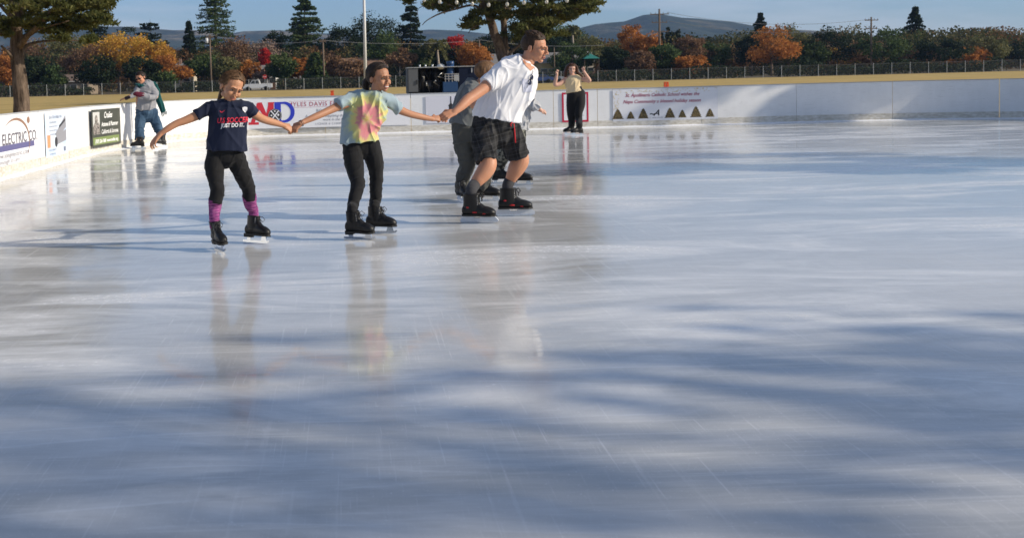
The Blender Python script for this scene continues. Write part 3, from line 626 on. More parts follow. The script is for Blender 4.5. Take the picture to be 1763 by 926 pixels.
# big pines: trunk and limbs drawn joint by joint
def pine(name, label, Y, trunks, boughs, tufts, leafs, parent_group, matk='pine', n_per=150, sz=.3):
    """trunks/boughs: lists of [(px,py,dy,rpx)...]; tufts: (px,py,dy,rx,ry)"""
    tp = trunks[0][0]; b = at(tp[0], tp[1], Y); root = empty(name, (b.x, Y, 0), label, 'tree', parent_group)
    mb = MB(); rs = np.random.default_rng(len(tufts))
    for tr in trunks + boughs:
        c = cat(tr, 5); pts = [at(q[0], q[1], Y + q[2]) for q in c]
        mb.tube([p + Vector((noise.noise(p * 1.5) * .05, 0, 0)) for p in pts], [max(.012, q[3] * Y / F) for q in c], 12)
    mb.obj('trunk', BARK.m, root, True)
    C = []; T = []; Dp = []; tw = MB()
    for (x, y, dy, rx, ry) in tufts:
        c = np.array(at(x, y, Y + dy)); sx = rx * Y / F; sy = ry * Y / F; ns2 = max(4, int(rx * ry / 48) + 3)
        for k in range(ns2):
            d = rs.normal(size=3) * .80; cc = c + d * np.array([sx, sx * .8, sy]); m = int(n_per * rs.uniform(.5, 1.3))
            dd = rs.normal(size=(m, 3)); dd /= np.linalg.norm(dd, axis=1)[:, None]; q = rs.random(m)[:, None] ** .6
            C.append(cc + dd * q * np.array([sz * 1.35, sz * 1.1, sz * .55])); T.append(np.full(m, rs.random() * .55) + rs.random(m) * .45); Dp.append(dd + np.array([0, 0, .5]))
            if k % 3 == 0: tw.tube([c, (c + cc) / 2 + np.array([0, 0, -.05]), cc], [.03, .018, .008], 4)
    C = np.concatenate(C); T = np.concatenate(T); Dp = np.concatenate(Dp)
    quads('foliage', C, leafs * rs.uniform(.7, 1.3, len(C)), LM[matk], root, T, droop=Dp, aspect=2.3)
    tw.obj('twigs', BARK.m, root); return root
rq = random.Random(5)
tl = []
for (x0, y0, x1, y1, k, r_) in ((-60, -60, 60, 20, 15, 19), (40, -50, 120, 20, 14, 15), (0, 15, 75, 50, 9, 9), (80, 0, 140, 45, 12, 10), (130, -10, 190, 14, 14, 10), (120, 22, 180, 40, 9, 9), (85, 45, 130, 60, 6, 8), (-40, 30, 12, 62, 9, 12), (95, 62, 165, 75, 3, 8), (-80, -200, 160, -60, 40, 34), (-130, -60, -40, 60, 20, 24)):
    for _ in range(k): tl.append((rq.uniform(x0, x1), rq.uniform(y0, y1), rq.uniform(-2.4, 2.4), r_ * rq.uniform(.6, 1.2), r_ * rq.uniform(.35, .7)))
pine('pine_tree', 'big old pine with a thick furrowed trunk at the left edge', 48,
     [[(42, 222, 0, 18), (38, 186, 0, 14.5), (35, 150, 0, 13.5), (31, 110, 0, 12), (29, 80, 0, 11), (28, 50, 0, 10), (22, 10, 0, 8), (15, -60, 0, 6), (12, -160, 0, 3)]],
     [[(31, 84, 0, 7), (44, 66, -.6, 5), (62, 48, -1.2, 4), (88, 20, -2, 2.5), (110, -12, -2.4, 1.5)], [(30, 72, .2, 6), (52, 58, .4, 4.6), (78, 38, .8, 3.6), (104, 22, 1.2, 2.2), (150, 10, 1.6, 1.0)],
      [(34, 92, 0, 4), (48, 78, .4, 3), (72, 72, 1, 2), (105, 70, 1.4, 1.3), (150, 71, 1.8, .7)], [(28, 108, 0, 3.5), (14, 92, -.5, 2.6), (2, 80, -1, 2)], [(30, 52, 0, 6), (36, 20, .3, 5), (42, -30, .6, 3)],
      [(26, 40, 0, 4), (5, 15, -.4, 3), (-30, -20, -1, 2)], [(60, 52, -.6, 1.8), (84, 46, -.8, 1.4), (120, 36, -.9, .8)]],
     tl, .095, 'big pines on the field', n_per=70, sz=.24)
tl = []
for (x0, y0, x1, y1, k, r_) in ((735, -40, 860, 2, 26, 15), (860, -50, 980, 6, 30, 16), (900, 5, 965, 40, 18, 12), (960, -10, 1014, 20, 14, 12), (965, 18, 990, 36, 6, 9), (985, 8, 1018, 16, 6, 8), (830, 12, 875, 30, 7, 9), (812, 20, 835, 33, 3, 7), (800, 40, 822, 46, 3, 6), (740, 0, 780, 14, 6, 8), (692, -4, 715, 2, 3, 6), (880, 30, 960, 62, 16, 14), (780, -160, 1000, -50, 50, 40), (800, 28, 815, 34, 2, 5)):
    for _ in range(k): tl.append((rq.uniform(x0, x1), rq.uniform(y0, y1), rq.uniform(-4, 4), r_ * rq.uniform(.6, 1.2), r_ * rq.uniform(.35, .7)))
pine('pine_tree', 'big spreading pine with twin leaning trunks behind the man', 84,
     [[(878, 172, 0, 13), (872, 120, 0, 11), (862, 90, 0, 9), (856, 70, -.3, 8), (848, 48, -.5, 7.4), (840, 22, -.6, 7), (826, -6, -.7, 6), (800, -60, -1, 3)],
      [(870, 112, 0, 8), (870, 84, .3, 6), (868, 55, .5, 5.5), (866, 20, .6, 5), (868, -30, .7, 4)]],
     [[(872, 100, 0, 4), (882, 88, .5, 3), (896, 76, 1, 2.2)], [(842, 26, -.6, 3), (815, 10, -1.4, 2.2), (785, 16, -2, 1.6), (755, 25, -2.6, 1.3), (735, 36, -3, .8), (727, 44, -3, .5)],
      [(866, 40, .5, 3.5), (885, 22, 1, 3), (915, 14, 1.6, 2.2), (950, 20, 2, 1.6), (990, 18, 2.6, 1)], [(870, 20, .6, 4), (900, -8, 1, 3), (930, -40, 1.4, 2)],
      [(850, 14, -.6, 2), (880, 2, -1, 1.4), (900, 20, -1.4, .8)], [(928, 30, 1.5, 2), (926, 22, 1.5, 1.8), (955, 20, 1.5, 1.5)], [(790, 15, -2, .8), (765, 8, -2, .7), (722, 14, -2.4, .5), (722, 40, -2.6, .35)], [(826, 42, -.8, 1.2), (812, 50, -1, .8), (806, 58, -1, .5)]],
     tl, .15, 'big pines on the field', n_per=60, sz=.36)
# the rink's own trees on the right bank, whose shade falls across the ice
def bank_tree(x, y, h, r, zlo, label, n=5200, leafs=.3, dens=40):
    rs = np.random.default_rng(int(x * 10 + y)); root = empty('tree', (x, y, 0), label, 'tree', 'trees on the right bank of the rink')
    P, t, cs = crown_pts((x, y, (h + zlo) / 2), (r, r, (h - zlo) / 2), dens, n, r * .28, rs)
    quads('crown', P, leafs * rs.uniform(.6, 1.3, n), LM['mid'], root, t); mb = MB(); limbs(mb, (x, y, 0), h, cs[::5], .22, rs); mb.obj('trunk', BARK.m, root, True)
bank_tree(22, -2.6, 14, 4.6, 1.5, 'tree on the right bank nearest the camera', n=4600)
bank_tree(23.5, 12.6, 12, 2.4, 4.5, 'tree on the right bank, second from the camera', n=2600, dens=26)
bank_tree(27, 25.6, 9.8, 2.4, 6.4, 'slim tree on the right bank by the far corner', n=2400, dens=20)

# the air
mh = bpy.data.materials.new('haze'); mh.use_nodes = True; hn = mh.node_tree; hn.nodes.remove(hn.nodes['Principled BSDF'])
pv_ = hn.nodes.new('ShaderNodeVolumePrincipled'); pv_.inputs['Color'].default_value = (.40, .62, 1.0, 1); pv_.inputs['Density'].default_value = .0001; pv_.inputs['Anisotropy'].default_value = .2
hn.links.new(pv_.outputs[0], hn.nodes['Material Output'].inputs['Volume'])
kind(MB().box((0, 2100, 139), (8600, 4500, 280)).obj('haze', mh), 'stuff')
# ------------------------------------------------------------------ chain link fence
FY = 190.0
steel = plain('galvanised', (.42, .43, .43), .5, .5, .5)
Mf = Mat('chain_link', (.10, .105, .10), .7, .3); vo = Mf.n.new('ShaderNodeTexWave'); vo.inputs['Scale'].default_value = 3.2; vo.wave_type = 'BANDS'; vo.bands_direction = 'DIAGONAL'
Mf.l.new(Mf.co(), vo.inputs['Vector']); tr = Mf.n.new('ShaderNodeBsdfTransparent'); xs_ = Mf.n.new('ShaderNodeMixShader')
Mf.l.new(Mf.ramp(vo.outputs['Fac'], [(.55, 0.04), (.8, .26)]), xs_.inputs[0]); Mf.l.new(tr.outputs[0], xs_.inputs[1]); Mf.l.new(Mf.b.outputs[0], xs_.inputs[2]); Mf.l.new(xs_.outputs[0], Mf.out.inputs[0])
fe = empty('chain_link_fence', (10, FY, 0), 'long grey chain link fence along the far side of the field', 'fence')
me = bpy.data.meshes.new('mesh_panel'); me.from_pydata([(-70, FY, .05), (125, FY, .05), (125, FY, 1.75), (-70, FY, 1.75)], [], [(0, 1, 2, 3)]); link('mesh_panel', me, Mf.m, fe)
MB().tube([(-70, FY, 1.78), (125, FY, 1.78)], .022, 5).obj('top_rail', plain('rail_dull', (.13, .13, .13), .7), fe)
pm = None
for k in range(66):
    x = -70 + 3 * k
    if pm is None: p = MB().tube([(0, 0, 0), (0, 0, 1.9)], .045, 6).obj('post', steel, fe); p.location = (x, FY - .06, 0); p.matrix_parent_inverse = fe.matrix_basis.inverted(); pm = p
    else: q = pm.copy(); COL.objects.link(q); q.location = (x, FY - .06, 0)

# ------------------------------------------------------------------ poles, wires
wood = plain('pole_wood', (.16, .12, .09), .9, .1, var=.25, scale=3); white = plain('pole_white', (.62, .63, .64), .45, var=.05)
Y = 100.0; b = at(630, 170, Y); t = at(625.5, -60, Y)
lp = empty('light_pole', (b.x, Y, 0), 'tall thin white pole rising out of the picture right of the middle', 'pole')
MB().tube([(b.x, Y, 0), (t.x, Y, t.z)], [.15, .10], 12).obj('shaft', white, lp, True); MB().tube([(b.x, Y, 0), (b.x, Y, .25)], [.26, .2], 10).obj('base', white, lp)
m = MB(); m.box((t.x, Y, t.z), (2.2, .12, .12))
for k in (-1, -.4, .4, 1): m.box((t.x + k, Y - .2, t.z + .1), (.4, .3, .3))
m.obj('floodlight', white, lp)
def upole(px, top, Y, r, label, arms=(), trans=False):
    p = at(px, top, Y); root = empty('power_pole', (p.x, Y, 0), label, 'power pole', 'wooden power poles')
    MB().tube([(p.x, Y, 0), (p.x, Y, p.z)], [r * 1.2, r * .8], 8).obj('pole', wood, root, True)
    for (dz, wd) in arms:
        m = MB(); m.box((p.x, Y - .1, p.z - dz), (wd, .12, .16))
        for s_ in (-.46, -.2, .2, .46): m.tube([(p.x + s_ * wd, Y - .1, p.z - dz + .08), (p.x + s_ * wd, Y - .1, p.z - dz + .34)], .05, 6)
        m.obj('crossarm', wood, root)
    if trans:
        MB().tube([(p.x - .55, Y, p.z - 1.5), (p.x - .55, Y, p.z - .6)], .28, 10).obj('transformer', white, root, True)
    return p
pA = upole(361, 60, 205, .15, 'wooden power pole with a white transformer left of the first girl', [(.5, 1.3)], True)
pB = upole(556, 69, 205, .17, 'brown wooden power pole in front of the deodar cedar', [(.3, 1.1)])
pC = upole(825, 69, 212, .14, 'thin power pole sticking out of the orange tree', [])
pD = upole(1135, 16, 225, .22, 'tallest power pole with two crossarms before the hill', [(1.0, 3.6), (2.6, 3.0), (4.4, 3.4)])
upole(918 + 36, 82, 205, .1, 'short thin pole by the long grey roofed house', [])
pE = upole(1500, 30, 225, .2, 'power pole far right with two crossarms', [(.6, 2.6), (2.2, 2.2)])
def wire(a, b, sag, label):
    pts = [Vector(a).lerp(Vector(b), k / 24) - Vector((0, 0, sag * 4 * (k / 24) * (1 - k / 24))) for k in range(25)]
    o = MB().tube(pts, .028, 4).obj('power_line', plain('wire', (.22, .22, .22), .6)); rebase(o, pts[12]); tag(o, label, 'power line', 'overhead power lines')
wire(pA, pB, 1.0, 'power line from the transformer pole to the brown pole')
wire(pB + Vector((0, 0, -.1)), pC + Vector((0, 0, -.1)), .6, 'power line from the brown pole to the thin pole')
wire(pC, (at(1040, 78, 215)), .6, 'power line running right from the thin pole')
for dz in (1.0, 2.6): wire(pD - Vector((-1.5, 0, dz - .3)), pE - Vector((0, 0, dz - .6)), 1.6, 'power line from the %s crossarm of the tallest pole' % ('upper' if dz < 2 else 'lower'))

# string of lamps
cbl = plain('cable_black', (.02, .02, .02), .5); glass = Mat('bulb_glass', (.80, .78, .70), .12, .6); glass.b.inputs['Transmission Weight'].default_value = .55
Y = 40.0; bx = [(730, -2), (757, 1.0), (786, 2), (813, 4.5), (841, 6.5), (873, 5.5), (902, 2.5), (941, 1.2), (976, -1), (1010, -6), (1048, -14)]
c = at(873, 0, Y); sl_ = empty('string_lights', c, 'sagging black cable of clear bulbs in front of the central pine', 'string lights')
P3 = [at(x, y - 4.2, Y) for x, y in bx]; sock = cbl
P4 = [Vector(v) for v in cat([tuple(p) for p in [at(640, -26, Y)] + P3 + [at(1130, -40, Y)]], 6)]
MB().tube(P4, .012, 5).obj('cable', cbl, sl_)
for p in P3:
    MB().tube([p, p - Vector((0, 0, .075))], .028, 8).obj('socket', sock, sl_)
    MB().ball(p - Vector((0, 0, .135)), (.062, .062, .078), 12, 8).obj('bulb', glass.m, sl_, True)

# ------------------------------------------------------------------ houses
def house(px0, px1, ridge, Y, dpt, wall, roofc, label, hip=False, eave=None, chim=(), wins=3, gable_front=False, base=0):
    a = at(px0, ridge, Y); b = at(px1, ridge, Y); zr = (a.z + b.z) / 2; W_ = b.x - a.x; ze = eave or zr * .66; cx = (a.x + b.x) / 2; cy = Y + dpt / 2
    root = empty('house', (cx, cy, 0), label, 'house'); o_ = .35
    MB().box((cx, cy, ze / 2), (W_ - .8, dpt, ze)).obj('wall', wall, root)
    m = MB()
    if gable_front:
        m.add([(a.x, Y - o_, ze), (b.x, Y - o_, ze), (cx, Y - o_, zr), (a.x, Y + dpt, ze), (b.x, Y + dpt, ze), (cx, Y + dpt, zr), ], [(0, 1, 2), (3, 5, 4), (0, 3, 4, 1), (1, 4, 5, 2), (0, 2, 5, 3)])
    else:
        i_ = W_ * .18 if hip else 0
        m.add([(a.x, Y - o_, ze), (b.x, Y - o_, ze), (b.x, Y + dpt + o_, ze), (a.x, Y + dpt + o_, ze), (a.x + i_, cy, zr), (b.x - i_, cy, zr)], [(0, 1, 5, 4), (2, 3, 4, 5), (1, 2, 5), (3, 0, 4), (3, 2, 1, 0)])
    rf = m.obj('roof', roofc, root)
    MB().box((cx, Y - o_ - .03, ze - .07), (W_, .06, .16)).obj('fascia', plain('trim', (.5, .48, .45), .7), root)
    for c in chim:
        x = at(c, ridge, Y).x; MB().box((x, cy - .3, zr + .1), (.5, .5, 1.3)).obj('chimney', plain('brick', (.28, .17, .12), .9), rf)
    gl = plain('window_dark', (.03, .035, .04), .12, .6)
    for k in range(wins):
        x = a.x + W_ * (k + .6) / (wins + .2); fr = MB().box((x, Y - .02, ze * .55), (1.3, .08, 1.05)).obj('window_frame', plain('trim', (.5, .48, .45), .7), root)
        MB().box((x, Y - .065, ze * .55), (1.12, .02, .88)).obj('pane', gl, fr)
    dx = a.x + W_ * .9; MB().box((dx - .4, Y - .03, 1.0), (.9, .07, 2.0)).obj('door', plain('door_brown', (.14, .07, .04), .6), root)
    return root
rg_ = plain('roof_grey', (.20, .19, .18), .9, var=.2, scale=3); rb_ = plain('roof_brown', (.16, .11, .08), .9, var=.2, scale=3)
cream = plain('wall_cream', (.50, .44, .34), .85); wht = plain('wall_white', (.62, .61, .58), .8); yel = plain('wall_yellow', (.50, .38, .18), .85); tan_ = plain('wall_tan', (.25, .20, .15), .9)
house(291, 331, 108, 214, 9, cream, rg_, 'small grey roofed house with chimneys behind the orange tree', chim=(305, 322), wins=2, hip=True)
house(96, 156, 128, 216, 9, tan_, rb_, 'low brown house in shade behind the fence at left', wins=3)
house(428, 478, 112, 222, 9, wht, rg_, 'white walled house behind the white pickup', wins=3)
house(505, 560, 124, 222, 9, wht, rg_, 'pale house half hidden behind the two green bushes', wins=3)
house(588, 668, 99, 224, 10, tan_, plain('roof_rust', (.22, .13, .085), .9, var=.2, scale=3), 'long house with a rust brown roof behind the white light pole', wins=4)
house(838, 888, 92, 222, 9, tan_, rg_, 'grey roofed house behind the central pine trunk', wins=2)
house(928, 972, 90, 218, 9, yel, rg_, 'long grey roofed house with a yellow wall beside the man\'s face', wins=3)
house(992, 1026, 88, 226, 9, cream, rg_, 'pale house with a grey gable roof right of the dancing girl', wins=2, gable_front=False)
p = at(1016, 95, 213); cn = empty('patio_umbrella', (p.x, 213, 0), 'teal green pavilion canopy beside the pale grey roofed house', 'canopy')
teal = plain('teal_canvas', (.02, .17, .14), .8)
MB().add([(p.x - 1.5, 211.5, 3.0 + 0), (p.x + 1.5, 211.5, 3.0), (p.x + 1.5, 214.5, 3.0), (p.x - 1.5, 214.5, 3.0), (p.x, 213, 3.95)], [(0, 1, 4), (1, 2, 4), (2, 3, 4), (3, 0, 4), (3, 2, 1, 0)]).obj('canopy', teal, cn)
dz = at(1016, 101.5, 213).z - 3.0
for ch in cn.children: ch.location.z += dz
for i_, j_ in ((-1, -1), (1, -1), (1, 1), (-1, 1)): MB().tube([(p.x + 1.3 * i_, 213 + 1.3 * j_, 0), (p.x + 1.3 * i_, 213 + 1.3 * j_, 3.0 + dz)], .05, 6).obj('post', wood, cn)

# ------------------------------------------------------------------ vehicles
tyre = plain('tyre', (.02, .02, .02), .9); rim = plain('rim', (.45, .45, .46), .3, .6, .6); glassd = plain('car_glass', (.03, .035, .04), .08, .7)
def vehicle(px, Y, ln, prof, glassp, paint, label, nm, cat_, wheels=(.2, .8)):
    x = at(px, 140, Y).x; root = empty(nm, (x, Y, 0), label, cat_); wd = 1.8
    m = MB().prism([(q[0] * ln - ln / 2, q[1]) for q in prof], (x, Y - wd / 2, 0), Xv, Zv, (0, 1, 0), wd); m.obj('body', paint, root, bevel=.05)
    for g in glassp: MB().prism([(q[0] * ln - ln / 2, q[1]) for q in g], (x, Y - wd / 2 - .012, 0), Xv, Zv, (0, 1, 0), .01).obj('window', glassd, root)
    for wx in wheels:
        for s_ in (-1, 1):
            cx = x + (wx - .5) * ln; t = MB().tube([(cx, Y + s_ * wd / 2 - .12, .36), (cx, Y + s_ * wd / 2 + .10, .36)], .36, 18).obj('wheel', tyre, root, True)
            MB().tube([(cx, Y + s_ * (wd / 2 + .02) - .10, .36), (cx, Y + s_ * (wd / 2 + .02) + .11, .36)], .2, 12).obj('rim', rim, t, True)
    m = MB()
    for s_ in (-.6, .6): MB().box((x - ln / 2 - .01, Y + s_, .85), (.06, .3, .18)).obj('headlight', plain('lamp_glass', (.8, .8, .76), .1), root)
pick = [(0, .35), (0, .95), (.02, 1.05), (.25, 1.12), (.33, 1.72), (.38, 1.80), (.56, 1.80), (.60, 1.14), (1, 1.14), (1, .45), (.88, .4), (.84, .62), (.76, .62), (.72, .4), (.28, .38), (.24, .62), (.16, .62), (.12, .36)]
vehicle(443, 196.5, 5.0, pick, [[(.285, 1.16), (.35, 1.70), (.43, 1.70), (.43, 1.16)], [(.45, 1.16), (.45, 1.70), (.545, 1.70), (.575, 1.16)]], plain('paint_white', (.72, .73, .74), .25, .6, var=.02), 'white pickup truck parked behind the fence beside the first girl', 'pickup_truck', 'pickup truck')
sed = [(0, .35), (0, .8), (.05, .92), (.25, 1.0), (.36, 1.42), (.66, 1.44), (.82, 1.04), (.98, .98), (1, .45), (.88, .4), (.84, .6), (.76, .6), (.72, .38), (.28, .38), (.24, .6), (.16, .6), (.12, .36)]
sg = [[(.29, 1.02), (.38, 1.36), (.5, 1.38), (.5, 1.02)], [(.52, 1.02), (.52, 1.38), (.65, 1.38), (.77, 1.04)]]
vehicle(930, 197, 4.4, sed, sg, plain('paint_blue', (.03, .07, .22), .25, .6, var=.02), 'dark blue car behind the fence near the man\'s chin', 'parked_car', 'car')
vehicle(950, 209, 4.5, sed, sg, plain('paint_silver', (.42, .43, .45), .25, .6, .3, var=.02), 'silver car on the far road left of the dancing girl', 'parked_car', 'car')
vehicle(560, 208, 4.5, sed, sg, plain('paint_silver', (.42, .43, .45), .25, .6, .3, var=.02), 'silver car on the road below the brown wooden pole', 'parked_car', 'car')
# stop sign by the road
p = at(456, 134, 200); s_ = empty('stop_sign', (p.x, 200, 0), 'small red and white road sign right of the white pickup', 'road sign')
MB().tube([(p.x, 200, 0), (p.x, 200, 2.3)], .04, 6).obj('post', steel, s_)
MB().prism([(.38 * math.cos(R(22.5 + 45 * k)), .38 * math.sin(R(22.5 + 45 * k))) for k in range(8)], (p.x, 199.94, 2.3), Xv, Zv, (0, 1, 0), .03).obj('plate', plain('sign_red', (.5, .04, .03), .5), s_)
text('lettering', [('STOP', 0, -.1, .26, {})], (p.x, 199.94, 2.3), Xv, Zv, MWi, s_, .01)

# orange end-zone pylons
org = plain('pylon_orange', (.75, .10, .03), .5)
def pylon(px, py, Y, s, label, two=False):
    g = at(px, py, Y); root = empty('pylon', (g.x, Y, 0), label, 'pylon', 'orange pylons on the field')
    m = MB()
    for dx in ((-.11, .11) if two else (0,)): m.box((g.x + dx * s, Y, .27 * s), (.17 * s if two else .30 * s, .2 * s, .34 * s), taper=.9)
    m.obj('body', org, root, bevel=.01)
    MB().box((g.x, Y, .05 * s), (.36 * s, .3 * s, .10 * s)).obj('base', org, root); MB().box((g.x, Y, .48 * s), (.36 * s, .24 * s, .07 * s)).obj('cap', org, root)
pylon(572, 165, 100, .95, 'orange pylon on the grass left of the second girl'); pylon(1147, 149, 98, 1.0, 'red orange double pylon on the grass above the school banner', True)

# ------------------------------------------------------------------ chiller trailer
Y = 80.0; k_ = F / Y
A = at(702, 118, Y); B = at(722, 160.5, Y); E_ = at(905, 115, Y); zt = A.z; zb = B.z; x0 = A.x; x1 = E_.x
tr_ = empty('chiller_trailer', ((x0 + x1) / 2, Y, 0), 'long dark open sided equipment trailer with a blue machine behind the boards', 'trailer')
blk = plain('interior_black', (.012, .013, .016), .8); nvy = plain('navy_panel', (.006, .012, .035), .8, .2, var=.2, scale=3); gry = plain('grey_door', (.12, .13, .145), .7, .2); blu = plain('machine_blue', (.015, .06, .17), .35, .5); mtl = plain('metal_light', (.55, .56, .57), .35, .6, .6)
hgt_ = zt - zb
MB().box(((x0 + x1) / 2, Y + 2.2, (zt + zb) / 2), (x1 - x0, .08, hgt_)).obj('rear_wall', blk, tr_)
MB().box(((x0 + x1) / 2, Y + 1.1, zt + .03), (x1 - x0 + .1, 2.4, .05)).obj('roof', mtl, tr_)
MB().box(((x0 + x1) / 2, Y + 1.1, zb - .05), (x1 - x0, 2.3, .12)).obj('floor', blk, tr_)
MB().box((x0 + .36, Y - .02, (zt + zb) / 2 + .03), (.66, .06, hgt_ - .1)).obj('door', gry, tr_).name = 'door'
d_ = [c for c in tr_.children if c.name.startswith('door')][0]; MB().tube([(x0 + .62, Y - .09, zb + .9), (x0 + .62, Y - .09, zb + .6)], .03, 6).obj('handle', blk, d_)
MB().box((x0, Y + 1.1, (zt + zb) / 2), (.07, 2.2, hgt_)).obj('end_wall', gry, tr_)
pR0 = at(790, 118, Y).x
MB().box(((pR0 + x1) / 2, Y, (zt + zb) / 2), (x1 - pR0, .06, hgt_ - .05)).obj('side_panel', nvy, tr_)
for px in (812, 832, 852): x = at(px, 118, Y).x; MB().box((x, Y - .06, zt - .25), (.07, .06, .3)).obj('latch', mtl, tr_)
cab0 = at(762, 118, Y).x; cab1 = at(788, 118, Y).x
MB().box(((cab0 + cab1) / 2, Y + .35, zb + .36), (cab1 - cab0, .8, .72)).obj('machine_cabinet', blu, tr_, bevel=.02)
mpx = (cab0 + cab1) / 2
m = MB().tube([(mpx + .04, Y + .3, zb + .72), (mpx + .04, Y + .3, zt + .16)], [.30, .24], 14); m.tube([(mpx + .04, Y + .3, zt + .16), (mpx + .04, Y + .3, zt + .42)], .26, 14)
m.obj('compressor', blu, tr_, True)
m = MB()
for dx in (-.35, -.12, .12, .40, .55): m.tube([(mpx + dx, Y - .02, zb + .72), (mpx + dx, Y - .02, zb + 1.25)], .028, 6)
for z in (.9, 1.08, 1.25): m.tube([(mpx - .4, Y - .05, zb + z), (mpx + .6, Y - .05, zb + z)], .026, 6)
m.box((mpx + .42, Y + .1, zb + .98), (.34, .3, .42)); m.obj('pipework', mtl, tr_)
m = MB().ball((at(760, 115, Y).x, Y + .4, zt + .06), (.28, .28, .2), 12, 7); m.obj('white_dome', wht, tr_, True)
m = MB()
for px, h, s in ((728, .95, .30), (724, .55, .22), (752, .8, .26), (756, .4, .22), (740, .5, .3)):
    x = at(px, 118, Y).x; MB().tube([(x, Y + .8, zb + .02), (x, Y + .8, zb + h * hgt_)], s * .7, 10).obj('tank', plain('tank_dark', (.05, .05, .055), .4, .5, .4), tr_, True)
m = MB(); rr = random.Random(2)
for k in range(14):
    x = at(rr.uniform(720, 762), 118, Y).x; z = zb + rr.uniform(.3, 1.4); MB().tube([(x, Y + .1, z), (x + rr.uniform(-.3, .3), Y + .15, z + rr.uniform(-.3, .3)), (x + rr.uniform(-.3, .5), Y + .4, z - .4)], .03, 6).obj('hose', blk if k % 3 else mtl, tr_, True)
for px in (723, 733, 745): x = at(px, 118, Y).x; MB().tube([(x, Y + .2, zt + .06), (x, Y + .2, zt + .22)], .06, 8).obj('vent_pipe', mtl, tr_, True)
for px in (706, 715, 862, 880):
    x = at(px, 118, Y).x
    if px < 720: MB().box((x, Y + .3, (zb - .1) / 2), (.09, .09, zb - .1)).obj('leg', blk, tr_)
    else:
        t = MB().tube([(x, Y - .02, .40), (x, Y + .28, .40)], .38, 18).obj('wheel', tyre, tr_, True)
# ------------------------------------------------------------------ people: tools
def G(px, py):
    d = CM @ Vector(((px - 600) / F, -(py - 253) / F, -1)); t = (0.006 - H) / d.z; return Vector((0, 0, H)) + d * t
def to_px(p):
    v = CM.transposed() @ (Vector(p) - Vector((0, 0, H))); return 600 + F * v.x / -v.z, 253 - F * v.y / -v.z
def ankle(apx, bpy_, head, L_, hgt, roll=0, lift=0, pitch=0):
    """where a skate stands so that its cuff comes out under column apx; returns (foot point, cuff centre)"""
    Rm = Matrix.Rotation(R(head), 3, 'Z') @ Matrix.Rotation(R(pitch), 3, 'Y') @ Matrix.Rotation(R(roll), 3, 'X'); off = Rm @ Vector((-.215 * L_, 0, hgt - .01)); x = apx
    for _ in range(6):
        g_ = G(x, bpy_) + Vector((0, 0, lift)); x += apx - to_px(g_ + off)[0]
    return g_, g_ + off
def loft(mb, st, n=20, k=5, round_=True):
    """st: (Vector, ru, rv): elliptical sections, rv measured along the depth axis; ends rounded or flat"""
    c = cat([(*p, a, b) for p, a, b in st], k); pts = [Vector(q[:3]) for q in c]; D_ = Vector((0, 1, 0)); b0 = len(mb.v); m = len(pts); pv = None
    fr = []
    for i, p in enumerate(pts):
        t = (pts[min(i + 1, m - 1)] - pts[max(i - 1, 0)]).normalized()
        if pv is None:
            u = t.cross(D_); u = u.normalized() if u.length > .3 else t.cross(Vector((0, 0, 1))).normalized()
            if u.x < 0: u = -u
        else:
            w_ = t.cross(D_)
            if w_.dot(pv) < 0: w_ = -w_
            u = w_.normalized() if w_.length > .3 else (pv - t * pv.dot(t)).normalized()
        pv = u; v = t.cross(u); fr.append((t, u, v))
    rows = []
    def row(p, u, v, a, b): rows.append([p + u * (math.cos(2 * PI * j / n) * a) + v * (math.sin(2 * PI * j / n) * b) for j in range(n)])
    if round_:
        for e in (1.0, .75, .4):
            a, b = c[0][3], c[0][4]; q = math.sqrt(max(0, 1 - e * e)); row(pts[0] - fr[0][0] * (e * min(a, b)), fr[0][1], fr[0][2], max(a * q, 1e-4), max(b * q, 1e-4))
    for i in range(m): row(pts[i], fr[i][1], fr[i][2], max(c[i][3], 1e-4), max(c[i][4], 1e-4))
    if round_:
        for e in (.4, .75, 1.0):
            a, b = c[-1][3], c[-1][4]; q = math.sqrt(max(0, 1 - e * e)); row(pts[-1] + fr[-1][0] * (e * min(a, b)), fr[-1][1], fr[-1][2], max(a * q, 1e-4), max(b * q, 1e-4))
    vs = [p for r in rows for p in r]; fs = []
    for i in range(len(rows) - 1):
        for j in range(n): fs.append((i * n + j, i * n + (j + 1) % n, (i + 1) * n + (j + 1) % n, (i + 1) * n + j))
    fs.append(tuple(range(n))[::-1]); fs.append(tuple((len(rows) - 1) * n + j for j in range(n)))
    mb.add(vs, fs)
def remesh(name, mb, voxel, mat, parent=None, smooth=6, post=None, fac=.5):
    me = mb.mesh(name + '_raw'); o = bpy.data.objects.new(name, me); COL.objects.link(o)
    r = o.modifiers.new('r', 'REMESH'); r.mode = 'VOXEL'; r.voxel_size = voxel
    if smooth: s_ = o.modifiers.new('s', 'SMOOTH'); s_.factor = fac; s_.iterations = smooth
    dg = bpy.context.evaluated_depsgraph_get(); m2 = bpy.data.meshes.new_from_object(o.evaluated_get(dg)); m2.name = name
    bpy.data.objects.remove(o); bpy.data.meshes.remove(me); m2.materials.clear()
    if post:
        n = len(m2.vertices); V = np.empty(n * 3); m2.vertices.foreach_get('co', V); V = V.reshape(-1, 3); Nn = np.empty(n * 3); m2.vertices.foreach_get('normal', Nn); Nn = Nn.reshape(-1, 3)
        V = post(V, Nn); m2.vertices.foreach_set('co', V.ravel()); m2.update()
    return link(name, m2, mat, parent, True)
